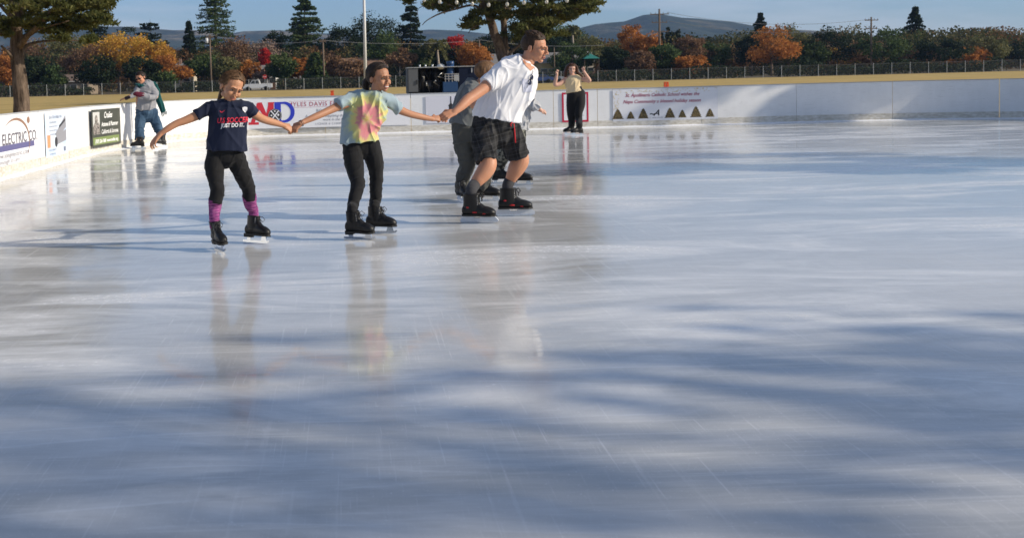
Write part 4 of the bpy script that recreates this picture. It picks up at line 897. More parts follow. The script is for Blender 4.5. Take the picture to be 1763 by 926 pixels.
def folds(amp, dirs, seed=0, base=.0):
    """cloth folds: long ridges running along each direction"""
    ds = [(Vector(d).normalized(), f, a) for d, f, a in dirs]
    def post(V, Nn):
        out = V.copy()
        for i in range(len(V)):
            p = Vector(V[i]); s_ = 0
            for k, (d, f, a) in enumerate(ds):
                q = p - d * (p.dot(d) * .78); q = q * f + Vector((seed * 3.1 + k * 7, seed, k)); e = noise.noise(q); s_ += a * ((1 - min(1, abs(e) * 3.2)) ** 2 - .3)
            out[i] += Nn[i] * amp * s_
        return out
    return post
class Fig:
    def __init__(s, Y0, foot, label, grp=None):
        s.Y0 = Y0; s.k = Y0 / F; s.foot = Vector(foot); s.label = label; s.grp = grp; s.body = MB(); s.parts = []
    def P(s, px, py, dy=0.): return at(px, py, s.Y0 + dy)
    def st(s, L_, grow=0, flat=None):
        o = []
        for q in L_:
            if isinstance(q[0], Vector): o.append((q[0], (q[1] + grow) * s.k, (q[2] + grow) * s.k)); continue
            ru = (q[3] + grow) * s.k; rv = ((q[4] if len(q) > 4 else q[3]) + grow) * s.k; o.append((s.P(*q[:3]), ru, rv))
        return o
    def limb(s, mb, L_, grow=0, round_=True, k=5, n=20): loft(mb, s.st(L_, grow), n, k, round_)

def chain(mb, pts, rad):
    for i in range(len(pts) - 1): mb.tube([pts[i], pts[i + 1]], [rad[i], rad[i + 1]], 10)
    for p, r in zip(pts, rad): mb.ball(p, r * 1.02, 10, 7)
def hand(mb, Wp, d, nrm, size, curl=.5, thumb=1, spread=.12, tc=.5):
    """Wp wrist, d pointing direction, nrm the palm's back normal, size hand length, thumb side +1/-1"""
    d = Vector(d).normalized(); nrm = Vector(nrm); nrm = (nrm - d * nrm.dot(d)).normalized(); sdv = d.cross(nrm).normalized() * thumb; Wp = Vector(Wp); u = size
    kn = []
    for i, (o, l) in enumerate(((.17, .50), (.06, .52), (-.055, .50), (-.16, .455))):
        k_ = Wp + d * (l * u) + sdv * (o * u) - nrm * (.012 * u * abs(i - 1.5)); kn.append(k_)
        chain(mb, [Wp + sdv * (o * .5 * u), (Wp + k_) / 2 + sdv * o * .06 * u, k_], [.095 * u, .092 * u, .060 * u])
    for i, k_ in enumerate(kn):
        ln = (.42, .47, .44, .35)[i] * u; a = (1.5 - i) * spread; ax = -nrm; p = k_; cu = curl * (1 + .12 * (i - 1)); pts = [p]; ang = cu * .6
        for j, f in enumerate((.44, .32, .24)):
            dr = (d * math.cos(ang) - nrm * math.sin(ang) + sdv * math.sin(a) * math.cos(ang)).normalized(); p = p + dr * (ln * f); pts.append(p); ang += cu
        chain(mb, pts, [.057 * u, .050 * u, .045 * u, .038 * u])
    t0 = Wp + d * .12 * u + sdv * .13 * u; t1 = t0 + (d * .55 + sdv * .55 - nrm * .25).normalized() * .24 * u; t2 = t1 + (d * (.9) + sdv * (.35 - tc) - nrm * (.2 + tc * .5)).normalized() * .19 * u; t3 = t2 + (d * .9 + sdv * (.1 - tc) - nrm * (.2 + tc * .6)).normalized() * .14 * u
    chain(mb, [t0, t1, t2, t3], [.085 * u, .064 * u, .054 * u, .042 * u])

class Head:
    def __init__(s, C, fwd, up, hpx_m, stretch=1.10):
        f = Vector(fwd).normalized(); u = Vector(up); u = (u - f * u.dot(f)).normalized(); r = f.cross(u).normalized()
        k = hpx_m / .231; s.k = k; s.C = Vector(C); s.f = f; s.u = u; s.r = r; s.sx = stretch
        s.M3 = Matrix((r, f, u)).transposed()
    def w(s, x, y, z):
        q = s.M3 @ Vector((x, y, z)) * s.k; q.x *= s.sx; return s.C + q
    def ell(s, mb, c, r, n=16, m=10):
        b = len(mb.v); mb.ball((0, 0, 0), r, n, m); 
        for i in range(b, len(mb.v)): v = mb.v[i]; mb.v[i] = tuple(s.w(v[0] + c[0], v[1] + c[1], v[2] + c[2]))
    def loc(s, V):
        q = V - np.array(s.C); q = q / np.array([s.sx, 1, 1]); return (q @ np.array(s.M3)) / s.k
    def geometry(s, mb, female=True, jaw=1.0, smile=0):
        e = s.ell
        e(mb, (0, -.016, .030), (.074, .094, .086), 20, 14); e(mb, (0, .036, -.012), (.060, .052, .085)); e(mb, (0, .030, -.055), (.052 * jaw, .056, .048)); e(mb, (0, .066, -.092), (.022 * jaw, .020, .019))
        for k in (-1, 1):
            e(mb, (k * .034, .056, -.028), (.026, .030, .030)); e(mb, (k * .028, .074, .020), (.026, .014, .010)); e(mb, (k * .041 * jaw, .010, -.064), (.016, .034, .022))
            e(mb, (k * .076, -.008, -.010), (.009, .018, .030)); e(mb, (k * .0115, .101, -.033), (.0085, .009, .007))
            if smile: e(mb, (k * .036, .070, -.040), (.016, .018, .015))
        q = .0 if jaw > 1.05 else -.007
        e(mb, (0, .093 + q * .4, -.002), (.0095, .012, .030)); e(mb, (0, .104 + q, -.020), (.0100, .012, .013)); e(mb, (0, .109 + q, -.029), (.0105, .010, .0090))
        e(mb, (0, .086, -.056), (.022, .010, .008)); e(mb, (0, .082, -.070), (.018, .011, .007))
    def carve(s, V, open_mouth=0):
        L_ = s.loc(V); out = V.copy(); fw = np.array(s.f)
        def dent(c, rad, dep):
            nonlocal out
            d = (L_ - np.array(c)) / np.array(rad); g = np.exp(-(d * d).sum(1)); out = out - (fw * dep * s.k)[None] * g[:, None]
        for k in (-1, 1):
            dent((k * .031, .092, .000), (.019, .03, .011), .013); dent((k * .020, .095, -.045), (.008, .02, .010), .003)
        dent((0, .098, -.0625), (.022, .02, .0028), .005); dent((0, .095, -.079), (.018, .02, .006), .004)
        if open_mouth: dent((0, .098, -.063), (.020, .02, .007), open_mouth)
        return out
    def features(s, parent, brow, lip, iris=(.06, .035, .02), smile=0, squint=.75, teeth=False, eye_w=1.0):
        eyew = plain('eye_white', (.62, .60, .57), .3); pup = plain('iris_' + str(iris), iris, .2)
        for k in (-1, 1):
            m = MB(); s.ell(m, (k * .031, .0745, -.001), (.0135, .0105, .0062 * squint), 12, 8); e = m.obj('eye', eyew, parent, True)
            m = MB(); s.ell(m, (k * .030, .0815, -.001), (.0055, .0045, .0056 * squint), 10, 6); m.obj('iris', pup, e, True)
            m = MB(); m.tube([s.w(k * x, y, z) for x, y, z in ((.017, .081, -.001), (.024, .0862, .0045 * squint + .001), (.032, .0862, .0055 * squint + .001), (.041, .081, .003), (.045, .076, .0))], .0021 * s.k, 5); m.obj('lashes', brow, e, True)
            m = MB(); m.tube([s.w(k * x, y, z) for x, y, z in ((.014, .0905, .017), (.024, .0915, .0215), (.036, .087, .023), (.047, .077, .017))], [.0024 * s.k, .0032 * s.k, .003 * s.k, .0016 * s.k], 6); m.obj('eyebrow', brow, parent, True)
        up = .006 * smile
        m = MB(); m.tube([s.w(x, y, z) for x, y, z in ((-.025 - .004 * smile, .081, -.062 + up), (-.012, .0925, -.0585), (0, .095, -.0595), (.012, .0925, -.0585), (.025 + .004 * smile, .081, -.062 + up))], [.001 * s.k, .0034 * s.k, .003 * s.k, .0034 * s.k, .001 * s.k], 7)
        dz = -.005 - .007 * smile * (1 if teeth else .3)
        m.tube([s.w(x, y, z) for x, y, z in ((-.023 - .004 * smile, .080, -.0635 + up), (-.011, .0905, -.0645 + dz), (0, .0925, -.0655 + dz), (.011, .0905, -.0645 + dz), (.023 + .004 * smile, .080, -.0635 + up))], [.001 * s.k, .0038 * s.k, .0044 * s.k, .0038 * s.k, .001 * s.k], 7)
        m.obj('mouth', lip, parent, True)
        if teeth:
            m = MB(); s.ell(m, (0, .0865, -.0645), (.021, .0095, .0062), 14, 6); m.obj('teeth', plain('teeth', (.80, .77, .70), .25, var=.02), parent, True)
    def scalp(s, mb, hair_z=.072, side_y=.030, nape=-.045, r=(.083, .103, .094), c=(0, -.019, .034), thick=.012):
        """cap of hair: a sphere shell without the face"""
        n, m = 64, 44; vs = []; ins = []; idx = {}
        def keep(p):
            x, y, z = p
            if z < nape: return False
            lim = side_y if z > .03 else side_y - (.03 - z) * .75
            if y > lim and z < hair_z - .25 * abs(x) : return False
            if y > -.005 and z < -.012 and abs(x) > .05: return False
            return True
        import itertools as it
        P_ = {}
        for i in range(m + 1):
            for j in range(n):
                a = PI * i / m; q = 2 * PI * j / n; P_[(i, j)] = (c[0] + r[0] * math.sin(a) * math.cos(q), c[1] + r[1] * math.sin(a) * math.sin(q), c[2] + r[2] * math.cos(a))
        for i in range(m):
            for j in range(n):
                qd = [P_[(i, j)], P_[(i + 1, j)], P_[(i + 1, (j + 1) % n)], P_[(i, (j + 1) % n)]]
                ctr = tuple(sum(v[k] for v in qd) / 4 for k in range(3))
                if keep(ctr):
                    inn = [tuple(c[k] + (v[k] - c[k]) * (1 - thick / .09) for k in range(3)) for v in qd]; b = [s.w(*v) for v in qd + inn]
                    mb.add(b, [(0, 1, 2, 3), (7, 6, 5, 4), (0, 4, 5, 1), (1, 5, 6, 2), (2, 6, 7, 3), (3, 7, 4, 0)])
    def comb(s, k, y0, up=0., spr=0., raw=False):
        o = []
        for t in np.linspace(0, 1, 7):
            y = y0 - .045 * t * t; q = math.sqrt(max(.05, 1 - ((y + .019) / .105) ** 2)); a = R(3 + 100 * t); o.append((k * (.085 + up) * math.sin(a) * q, y, .034 + (.096 + up) * math.cos(a) * q))
        o += [(k * .058 * (1 + spr), -.085, -.018 + .05 * spr), (0, -.118, -.028 + .03 * spr)]
        return o if raw else [s.w(*v) for v in o]
    def top(s, x, y, up=.0):
        q = max(0, 1 - (x / .084) ** 2 - ((y + .019) / .104) ** 2); return .034 + (.095 + up) * math.sqrt(q)
    def strands(s, name, mat, parent, paths, r=.0016):
        m = MB()
        for p in paths: m.tube([s.w(*q) for q in p], [r * s.k] * (len(p) - 1) + [r * .3 * s.k], 4, cap=False)
        return m.obj(name, mat, parent, True)

black_boot = Mat('boot_black', (.008, .008, .009), .46, .35); f = black_boot.noise(40); black_boot.bump(f, .15, .004); black_boot = black_boot.m
sole_m = plain('sole_black', (.02, .02, .02), .6); steelb = plain('blade_steel', (.62, .65, .70), .22, .6, .85, var=.03); hold_w = plain('holder_white', (.62, .66, .72), .35, .5, var=.05)
lace_b = plain('lace_black', (.03, .03, .032), .7); eyelet = plain('eyelet', (.35, .35, .36), .3, .6, .8); redm = plain('boot_red', (.45, .015, .02), .4)
def skate(parent, px, py, head, L_, style='figure', roll=0, lift=0, hgt=.235, red=False, pitch=0, detail=True, wf=1.12):
    """one skate standing with its blade's middle on the ice under pixel px,py; head = direction of the toe in degrees (0 = +X)"""
    g = (G(px, py) + Vector((0, 0, lift))) if not isinstance(px, Vector) else px; Rm = Matrix.Rotation(R(head), 3, 'Z') @ Matrix.Rotation(R(pitch), 3, 'Y') @ Matrix.Rotation(R(roll), 3, 'X')
    W_ = lambda x, y, z: g + Rm @ Vector((x * L_, y, z))
    sz = .062 if style == 'figure' else .072; mb = MB(); ww = L_ / .30 * wf
    def sec(L2, nn=16, kk=4):
        b = len(mb.v); c = cat(L2, kk); 
        rows = []
        for (x, z, rw, rh) in c:
            rows.append([W_(x, math.cos(2 * PI * j / nn) * rw * ww, z + math.sin(2 * PI * j / nn) * rh) for j in range(nn)])
        vs = [p for r_ in rows for p in r_]; fs = [(i * nn + j, i * nn + (j + 1) % nn, (i + 1) * nn + (j + 1) % nn, (i + 1) * nn + j) for i in range(len(rows) - 1) for j in range(nn)]
        fs += [tuple(range(nn)), tuple((len(rows) - 1) * nn + j for j in range(nn))]; mb.add(vs, fs)
    z0 = sz
    sec([(-.50, z0 + .045, .012, .012), (-.46, z0 + .046, .030, .040), (-.3, z0 + .050, .034, .048), (-.05, z0 + .050, .034, .050), (.13, z0 + .046, .041, .046), (.30, z0 + .040, .042, .040), (.42, z0 + .033, .036, .031), (.49, z0 + .028, .018, .016)])
    sec([(-.24, z0 + .13, .026, .036), (-.12, z0 + .112, .030, .040), (.0, z0 + .090, .031, .038), (.14, z0 + .066, .032, .032), (.24, z0 + .05, .03, .024)])
    # shaft
    nn = 18; rows = []
    for (x, z, rx, ry) in cat([(-.18, z0 + .04, .070, .036), (-.19, z0 + .09, .070, .040), (-.20, z0 + .13, .066, .043), (-.205, z0 + .165, .064, .046), (-.20, hgt, .066, .050)], 4):
        rows.append([W_(x + math.cos(2 * PI * j / nn) * rx / L_ * ww * .95, math.sin(2 * PI * j / nn) * ry * ww, z) for j in range(nn)])
    vs = [p for r_ in rows for p in r_]; mb.add(vs, [(i * nn + j, i * nn + (j + 1) % nn, (i + 1) * nn + (j + 1) % nn, (i + 1) * nn + j) for i in range(len(rows) - 1) for j in range(nn)] + [tuple(range(nn)), tuple((len(rows) - 1) * nn + j for j in range(nn))])
    o = remesh('ice_skate', mb, .0045, black_boot, parent, 5)
    outl = [(-.49, -.028), (-.3, -.033), (-.05, -.026), (.2, -.041), (.38, -.040), (.49, -.02), (.505, 0), (.49, .02), (.38, .040), (.2, .041), (-.05, .026), (-.3, .033), (-.49, .028), (-.51, 0)]
    m = MB(); a = [W_(x, y * ww, z0 - .004 + (0)) for x, y in outl]; b = [W_(x, y * ww, z0 + .012) for x, y in outl]; n = len(outl)
    m.add(a + b, [tuple(range(n)), tuple(range(2 * n - 1, n - 1, -1))] + [(i, i + n, (i + 1) % n + n, (i + 1) % n) for i in range(n)])
    if style == 'figure': m.box(W_(-.36, 0, z0 - .010), (.07 * ww, .05 * ww, .020), Rm)
    m.obj('sole', sole_m, o)
    def prof(pts, th, y0=0):
        m_ = MB(); a = [W_(x, y0 - th / 2, z) for x, z in pts]; b = [W_(x, y0 + th / 2, z) for x, z in pts]; n_ = len(pts)
        return m_.add(a + b, [tuple(range(n_)), tuple(range(2 * n_ - 1, n_ - 1, -1))] + [(i, i + n_, (i + 1) % n_ + n_, (i + 1) % n_) for i in range(n_)])
    if style == 'figure':
        prof([(-.60, .004), (-.5, .0), (.3, .0), (.46, .006), (.52, .022), (.48, .030), (.43, .022), (-.58, .018)], .006).obj('blade', steelb, o)
        prof([(-.42, .018), (-.26, .018), (-.28, z0 - .005), (-.40, z0 - .005)], .010).obj('blade_mount', steelb, o); prof([(.16, .018), (.40, .022), (.36, z0 - .004), (.20, z0 - .004)], .010).obj('blade_mount', steelb, o)
    else:
        prof([(-.56, .010), (-.50, .0), (.42, .0), (.54, .012), (.55, .020), (-.56, .020)], .005).obj('blade', steelb, o)
        prof([(-.56, .018), (.55, .018), (.57, .030), (.52, .050), (.46, z0 - .003), (.10, z0 - .003), (.02, .046), (-.14, .046), (-.20, z0 - .003), (-.50, z0 - .003), (-.54, .045)], .022).obj('blade_holder', hold_w, o)
    if detail:
        m = MB(); me_ = MB()
        pts = [(-.03 + .28 * t, z0 + .118 - .055 * t ** .8) for t in np.linspace(0, 1, 7)][::-1]
        for i, (x, z) in enumerate(pts):
            y = .020 * ww
            if i % 1 == 0: m.tube([W_(x, -y, z - .004), W_(x + .012, 0, z + .006), W_(x - .02, y, z + .004)], .0032 * ww, 5)
            me_.ball(W_(x, -y * 1.15, z - .006), .0042 * ww, 6, 4); me_.ball(W_(x, y * 1.15, z - .006), .0042 * ww, 6, 4)
        for i in range(5):
            z = z0 + .108 + i * (hgt - z0 - .115) / 5; xx = -.222 + .062 / L_ * ww
            m.tube([W_(xx - .04, -.024 * ww, z), W_(xx + .012, 0, z + .006), W_(xx - .04, .024 * ww, z + .010)], .0034 * ww, 5)
            me_.ball(W_(xx - .05, -.029 * ww, z), .0042 * ww, 6, 4); me_.ball(W_(xx - .05, .029 * ww, z), .0042 * ww, 6, 4)
        for k in (-1, 1):
            xx = -.225 + .066 / L_ * ww; z = hgt - .015
            m.tube([W_(xx, 0, z), W_(xx + .06, k * .02, z + .012), W_(xx + .12, k * .038, z - .012), W_(xx + .07, k * .030, z - .034), W_(xx + .01, k * .006, z - .008)], .0028 * ww, 5)
            m.tube([W_(xx, 0, z), W_(xx + .05, k * .012, z - .03), W_(xx + .06, k * .02, z - .06)], .0026 * ww, 5)
        m.obj('laces', lace_b, o, True); me_.obj('eyelets', eyelet, o, True)
    if red:
        m = MB()
        for side in (-1, 1):
            for x, z, l in ((-.30, .10, .10), (-.1, .055, .16), (.18, .045, .12)): m.ball(W_(x, side * .0345 * ww, z0 + z - .02), (l * L_ * .5, .006, .008), 8, 5, Rm)
        m.ball(W_(-.15, 0, hgt - .04), (.052, .034, .012), 12, 6, Rm); m.obj('stripe', redm, o, True)
    return o, W_(-.225, 0, hgt - .02)

def project(name, polys, shirt, mat, parent, off=.006):
    """lettering printed on cloth: px outlines [(verts2d, faces)] dropped onto the shirt's surface"""
    dg = bpy.context.evaluated_depsgraph_get(); bv = BVHTree.FromPolygons([v.co for v in shirt.data.vertices], [tuple(p.vertices) for p in shirt.data.polygons])
    vs = []; fs = []
    for v, f in polys:
        b = len(vs); vs += v; fs += [tuple(i + b for i in q) for q in f]
    bm = bmesh.new(); bv_ = [bm.verts.new((x, y, 0)) for x, y in vs]
    for q in fs:
        try: bm.faces.new([bv_[i] for i in q])
        except ValueError: pass
    bmesh.ops.triangulate(bm, faces=bm.faces); bmesh.ops.subdivide_edges(bm, edges=bm.edges, cuts=3, use_grid_fill=True)
    o0 = Vector((0, 0, H))
    for v in bm.verts:
        d = (at(v.co.x, v.co.y, 10) - o0).normalized(); h = bv.ray_cast(o0, d)
        v.co = h[0] + h[1] * off * .5 - d * off * .9 if h[0] else at(v.co.x, v.co.y, 10)
    ym = sorted(v.co.y for v in bm.verts)[len(bm.verts) // 2]; bad = [v for v in bm.verts if abs(v.co.y - ym) > .30]; bmesh.ops.delete(bm, geom=bad, context='VERTS')
    me = bpy.data.meshes.new(name); bm.to_mesh(me); bm.free(); return link(name, me, mat, parent, True)
def ptext(st, cx, cy, size, rot=0, **kw):
    v, f = text_mb(st, size, **kw); c, s_ = math.cos(R(rot)), math.sin(R(rot))
    return ([(cx + a * c + b * s_, cy - (b * c - a * s_)) for a, b in v], f)
def finish(fig, body_mat, voxel=.005, post=None, smooth=3):
    rt = remesh('person', fig.body, voxel, body_mat, None, smooth, post, .4)
    rebase(rt, fig.foot); tag(rt, fig.label, 'person', fig.grp); return rt
# ------------------------------------------------------------------ people
SK1 = skin('skin_tan', (.46, .24, .135)); SK2 = skin('skin_olive', (.40, .205, .12)); SK3 = skin('skin_light', (.52, .265, .16)); SK4 = skin('skin_pale', (.58, .36, .27))
HB = hairmat('hair_brown', (.10, .055, .028)); HD = hairmat('hair_dark', (.022, .014, .010)); HM = hairmat('hair_man', (.035, .020, .012)); HBL = hairmat('hair_blond', (.38, .24, .10)); HR = hairmat('hair_auburn', (.055, .024, .014))
LIP = plain('lip', (.36, .12, .09), .4); BRW = plain('brow', (.04, .025, .018), .8)
leg_blk = cloth('leggings_black', (.011, .011, .012), .2, .12)

# ---- girl in the navy shirt
g = Fig(9.5, G(400, 427), 'girl in a navy sports shirt and pink striped socks, arms spread, last in the chain')
hd = Head(g.P(398.5, 151, 0), (.46, -.80, -.36), (.02, .40, .9), 50 * g.k, 1.10)
gA, tA = ankle(369.5, 430.5, -66, .27, .235, 6); gB, tB = ankle(436.5, 418, -38, .27, .225, -8)
lf = [(373, 262, .02, 17, 19), (369, 290, -.02, 16.5, 17), (373, 318, -.06, 12.5, 13), (375, 328, -.08, 12, 12.5), (371, 350, -.09, 11.3, 11), (370, 366, -.04, 9, 9.5), (tA + Vector((0, 0, .01)), 8, 8.6), (tA + Vector((0, 0, -.06)), 7.5, 8.5)]
rf_ = [(403, 262, .02, 17, 19), (413, 290, .06, 16, 16.5), (424, 315, .12, 13, 13), (428, 327, .15, 12.2, 12), (430, 345, .17, 11, 11), (433, 360, .26, 9, 9.5), (tB + Vector((0, 0, .01)), 8, 8.6), (tB + Vector((0, 0, -.06)), 7.5, 8.5)]
la = [(366, 187, 0, 8.5), (338, 199.5, -.03, 8.2), (318, 208, -.06, 7), (304, 213, -.08, 6.3), (290, 221, -.10, 5.8), (280, 228, -.11, 4.6), (275, 231.5, -.11, 4.4)]
ra = [(422, 187, .02, 8.5), (440, 198, .06, 8), (452, 205, .12, 7), (466, 209.5, .18, 6.6), (480, 213.5, .24, 5.4), (490, 217, .28, 4.4)]
tor = [(398, 178, .01, 9, 10), (396, 189, .01, 22, 13), (394, 200, .01, 27, 16), (392, 225, .01, 25, 15), (389, 246, .01, 24, 14), (388, 262, .02, 25, 15)]
g.limb(g.body, tor); g.limb(g.body, [(400, 162, .0, 7, 8), (398.5, 170, 0, 8, 9), (397, 184, .01, 11, 12)])
for l in (lf, rf_): g.limb(g.body, l, -3)
for l in (la, ra): g.limb(g.body, l)
hd.geometry(g.body, smile=0)
hand(g.body, g.P(276, 231, -.11), g.P(262, 246, -.14) - g.P(276, 231, -.11), (-.55, -.5, .6), .155, .55, 1, .10, .2)
jc = at(502, 223.5, 9.80)
hand(g.body, g.P(489, 216.6, .28), jc - g.P(489, 216.6, .28), (.2, -.75, .55), .15, 1.15, -1, .04, .8)
body = finish(g, SK1, .0042, lambda V, N_: hd.carve(V))
hd.features(body, BRW, LIP, squint=.62)
m = MB(); g.limb(m, [(364, 184, 0, 10, 12), (382, 181.5, 0, 10.5, 14), (398, 181, 0, 10.5, 15), (412, 181.5, .01, 10.5, 14), (425, 184.5, .03, 10, 12)]); g.limb(m, [(397, 178.5, 0, 14, 14), (396, 184, .005, 26, 17), (394.5, 196, .01, 32.5, 21), (392, 212, .01, 33.5, 22.5), (391, 232, .01, 34.5, 23.5), (390.5, 259, .01, 37, 25.5)], round_=False)
g.limb(m, [(378, 183, 0, 12, 15), (362, 186, 0, 11.5, 13), (348, 193, -.02, 11, 12), (337.5, 199.8, -.03, 11, 11.5)], round_=False)
g.limb(m, [(414, 183, .02, 12, 15), (425, 186, .03, 11.5, 13), (433, 191, .05, 11, 12), (438.5, 197, .06, 11, 11.5)], round_=False)
navy = cloth('jersey_navy', (.012, .017, .040), .15, .2)
sh = remesh('shirt', m, .0055, navy, body, 5, folds(.010, [((.25, 0, 1), 8, 1), ((-.6, 0, 1), 7, .8)], 2))
project('lettering', [ptext('U.S SOCCER', 400.5, 211.3, 12.6, -2.2, bold=.2, shear=.22, sx=.78)], sh, plain('print_red', (.70, .03, .06), .6), sh)
project('lettering', [ptext('JUST DO IT.', 400.5, 219.0, 9.4, -2.5, bold=.3, shear=.15, sx=.80)], sh, plain('print_white', (.75, .75, .78), .6), sh)
project('tick_mark', [([(378.5, 190.8), (382, 193.2), (388.5, 189.6), (382.2, 194.8), (379.2, 193.6)], [(0, 1, 2, 3, 4)])], sh, plain('print_red', (.70, .03, .06), .6), sh)
sd_ = lambda s_: [(417, 185), (421.3, 184), (425.7, 185), (425.5, 190), (421.5, 194.5), (417.5, 190)] if s_ == 1 else [(421.3 + (x - 421.3) * s_, 189 + (y - 189) * s_) for x, y in sd_(1)]
project('crest', [(sd_(1), [tuple(range(6))])], sh, plain('print_white', (.75, .75, .78), .6), sh)
project('crest_detail', [ptext('US', 421.2, 188, 3.6, 0, bold=.1)] + [([(418.6 + k * 1.4, 189), (419.2 + k * 1.4, 189), (419.6 + k * 1.2, 192.2), (419.2 + k * 1.2, 192.2)], [(0, 1, 2, 3)]) for k in range(4)], sh, plain('print_crimson', (.35, .02, .06), .6), sh, .0034)
m = MB(); g.limb(m, [(389, 252, .01, 30, 20), (388.5, 262, .02, 31.5, 21), (388, 270, .02, 31, 21)])
for l in (lf, rf_): g.limb(m, l[:5], .4, round_=False)
remesh('leggings', m, .005, leg_blk, body, 4, folds(.006, [((1, 0, .2), 13, 1), ((.3, 0, 1), 9, .6)], 1))
Ms = Mat('sock_pink', (.6, .1, .3), .85, .2); a = Ms.noise(70, Ms.co((.22, .22, 2.4)), 3, .7); Ms.base(Ms.ramp(a, [(.36, (.05, .02, .08)), (.45, (.17, .03, .14)), (.55, (.33, .08, .24)), (.68, (.42, .20, .34))])); Ms.bump(a, .3, .004)
for l in ([(371, 342, -.09, 12.4, 12.4), (370, 360, -.06, 10.6, 10.6), (tA + Vector((0, 0, .05)), 9.2, 9.6), (tA + Vector((0, 0, -.05)), 8.8, 9.2)], [(429, 336, .16, 13, 13), (431, 352, .22, 11.2, 11.2), (tB + Vector((0, 0, .05)), 9.2, 9.6), (tB + Vector((0, 0, -.05)), 8.8, 9.2)]):
    m = MB(); g.limb(m, l, round_=False); remesh('sock', m, .005, Ms.m, body, 3, folds(.0025, [((1, 0, 0), 26, 1)], 5))
skate(body, gA, 0, -66, .27, 'figure', roll=6, hgt=.235); skate(body, gB, 0, -38, .27, 'figure', roll=-8, hgt=.225)
m = MB(); hd.scalp(m, .094, .034, -.05); hd.ell(m, (0, -.05, .0), (.066, .06, .07))
for k in (-1, 1):
    for i in range(7): 
        y0 = .042 - i * .012; m.tube(hd.comb(k, y0 - .005, .0), .0062 * hd.k, 8)
hr = remesh('hair', m, .0042, HB, body, 3)
m = MB(); loft(m, [(hd.w(0, -.10, -.02), .022, .022), (hd.w(-.012, -.125, -.055), .026, .026), (hd.w(-.015, -.12, -.11), .021, .021), (hd.w(-.005, -.105, -.16), .010, .010)]); remesh('ponytail', m, .005, HB, hr, 2)
rr = random.Random(4); pths = [hd.comb(rr.choice((-1, 1)), rr.uniform(-.08, .048), rr.uniform(.002, .009), rr.uniform(-.25, .3), True) for _ in range(90)]
hd.strands('loose_hair', HB, hr, pths, .0011)

# ---- girl in the tie-dye shirt
g = Fig(10.15, G(630, 406), 'smiling girl in a tie-dye shirt and black leggings in the middle of the chain')
hd = Head(g.P(653, 134.5, 0), (.66, -.74, -.10), (-.08, .05, 1), 47.5 * g.k, 1.08)
gA, tA = ankle(606.5, 412, -28, .27, .245, 8); gB, tB = ankle(645, 401.5, -18, .28, .235, -3)
lf = [(607, 250, .0, 17, 19), (609, 278, -.06, 16, 17), (614, 305, -.14, 12.5, 13), (616, 318, -.18, 12, 12.5), (611, 340, -.24, 10.2, 10.5), (607.5, 355, -.28, 9, 9.2), (tA + Vector((0, 0, .02)), 8.0, 8.2), (tA + Vector((0, 0, -.06)), 7.5, 8.5)]
rf_ = [(638, 250, .02, 16, 19), (645, 278, .03, 15, 16.5), (648, 300, .04, 12, 13), (647.5, 318, .04, 11, 12), (647, 335, .04, 10.3, 10.5), (645, 352, .12, 8.8, 9), (tB + Vector((0, 0, .02)), 8.3, 8.8), (tB + Vector((0, 0, -.06)), 7.5, 8.5)]
la = [(611, 174, -.02, 8.5), (588, 181, -.08, 8), (570, 189, -.14, 6.9), (556, 195.5, -.2, 6.3), (540, 202.5, -.26, 5.8), (524, 209.5, -.31, 4.6), (517, 213, -.34, 4.3)]
ra = [(665, 175, .06, 8.2), (686, 188, .14, 7.8), (700, 194.5, .2, 6.6), (715, 199, .28, 6), (730, 202.5, .34, 5.4), (744, 205, .40, 4.3)]
g.limb(g.body, [(645, 160, .01, 9, 10), (641, 173, .01, 20, 13), (634, 186, .01, 26, 16), (626, 208, .01, 24, 15), (622, 232, .01, 24, 14), (622, 250, .02, 24, 14)])
g.limb(g.body, [(650, 144, 0, 9, 10), (647, 155, .0, 9, 10), (643, 168, .01, 12, 12)])
for l in (lf, rf_): g.limb(g.body, l, -3)
for l in (la, ra): g.limb(g.body, l)
hd.geometry(g.body, smile=1)
hand(g.body, g.P(518, 212.6, -.33), jc + Vector((0, -.01, -.006)) - g.P(518, 212.6, -.33), (-.1, -.7, .6), .15, 1.2, 1, .04, .8)
jm = at(764, 201, 10.60)
hand(g.body, g.P(743, 204.8, .40), jm + Vector((0, 0, -.01)) - g.P(743, 204.8, .40), (.1, -.8, .5), .15, 1.1, -1, .04, .7)
body = finish(g, SK2, .0042, lambda V, N_: hd.carve(V, .003))
hd.features(body, BRW, LIP, smile=1, squint=.45, teeth=True)
m = MB(); g.limb(m, [(609, 170, -.02, 10, 12), (626, 166.5, 0, 10.5, 14), (644, 165, 0, 10.5, 15), (657, 167, .02, 10.5, 14), (669, 172, .06, 10, 12)]); g.limb(m, [(645, 160.5, 0, 14, 14), (642, 167, .005, 25, 17), (636, 180, .01, 32, 20), (629.5, 193, .01, 36, 22), (623, 212, .01, 33, 23), (619, 228, .01, 32.5, 24), (620, 245, .01, 35.5, 26)], round_=False)
g.limb(m, [(622, 171, 0, 12, 14), (607, 171, -.02, 11, 13), (594, 176, -.06, 10.5, 12), (582.5, 181.5, -.10, 10.2, 11)], round_=False)
g.limb(m, [(660, 171, .03, 12, 14), (669, 173, .06, 11, 12), (679, 180, .10, 10, 11), (687, 187.5, .14, 9.8, 10)], round_=False)
Mt = Mat('tie_dye', (.4, .5, .55), .85, .2); c_ = g.P(634, 206, -.12)
t_ = Mt.n.new('ShaderNodeTexCoord'); mp_ = Mt.n.new('ShaderNodeMapping'); mp_.inputs['Location'].default_value = (-c_.x, 0, -c_.z)
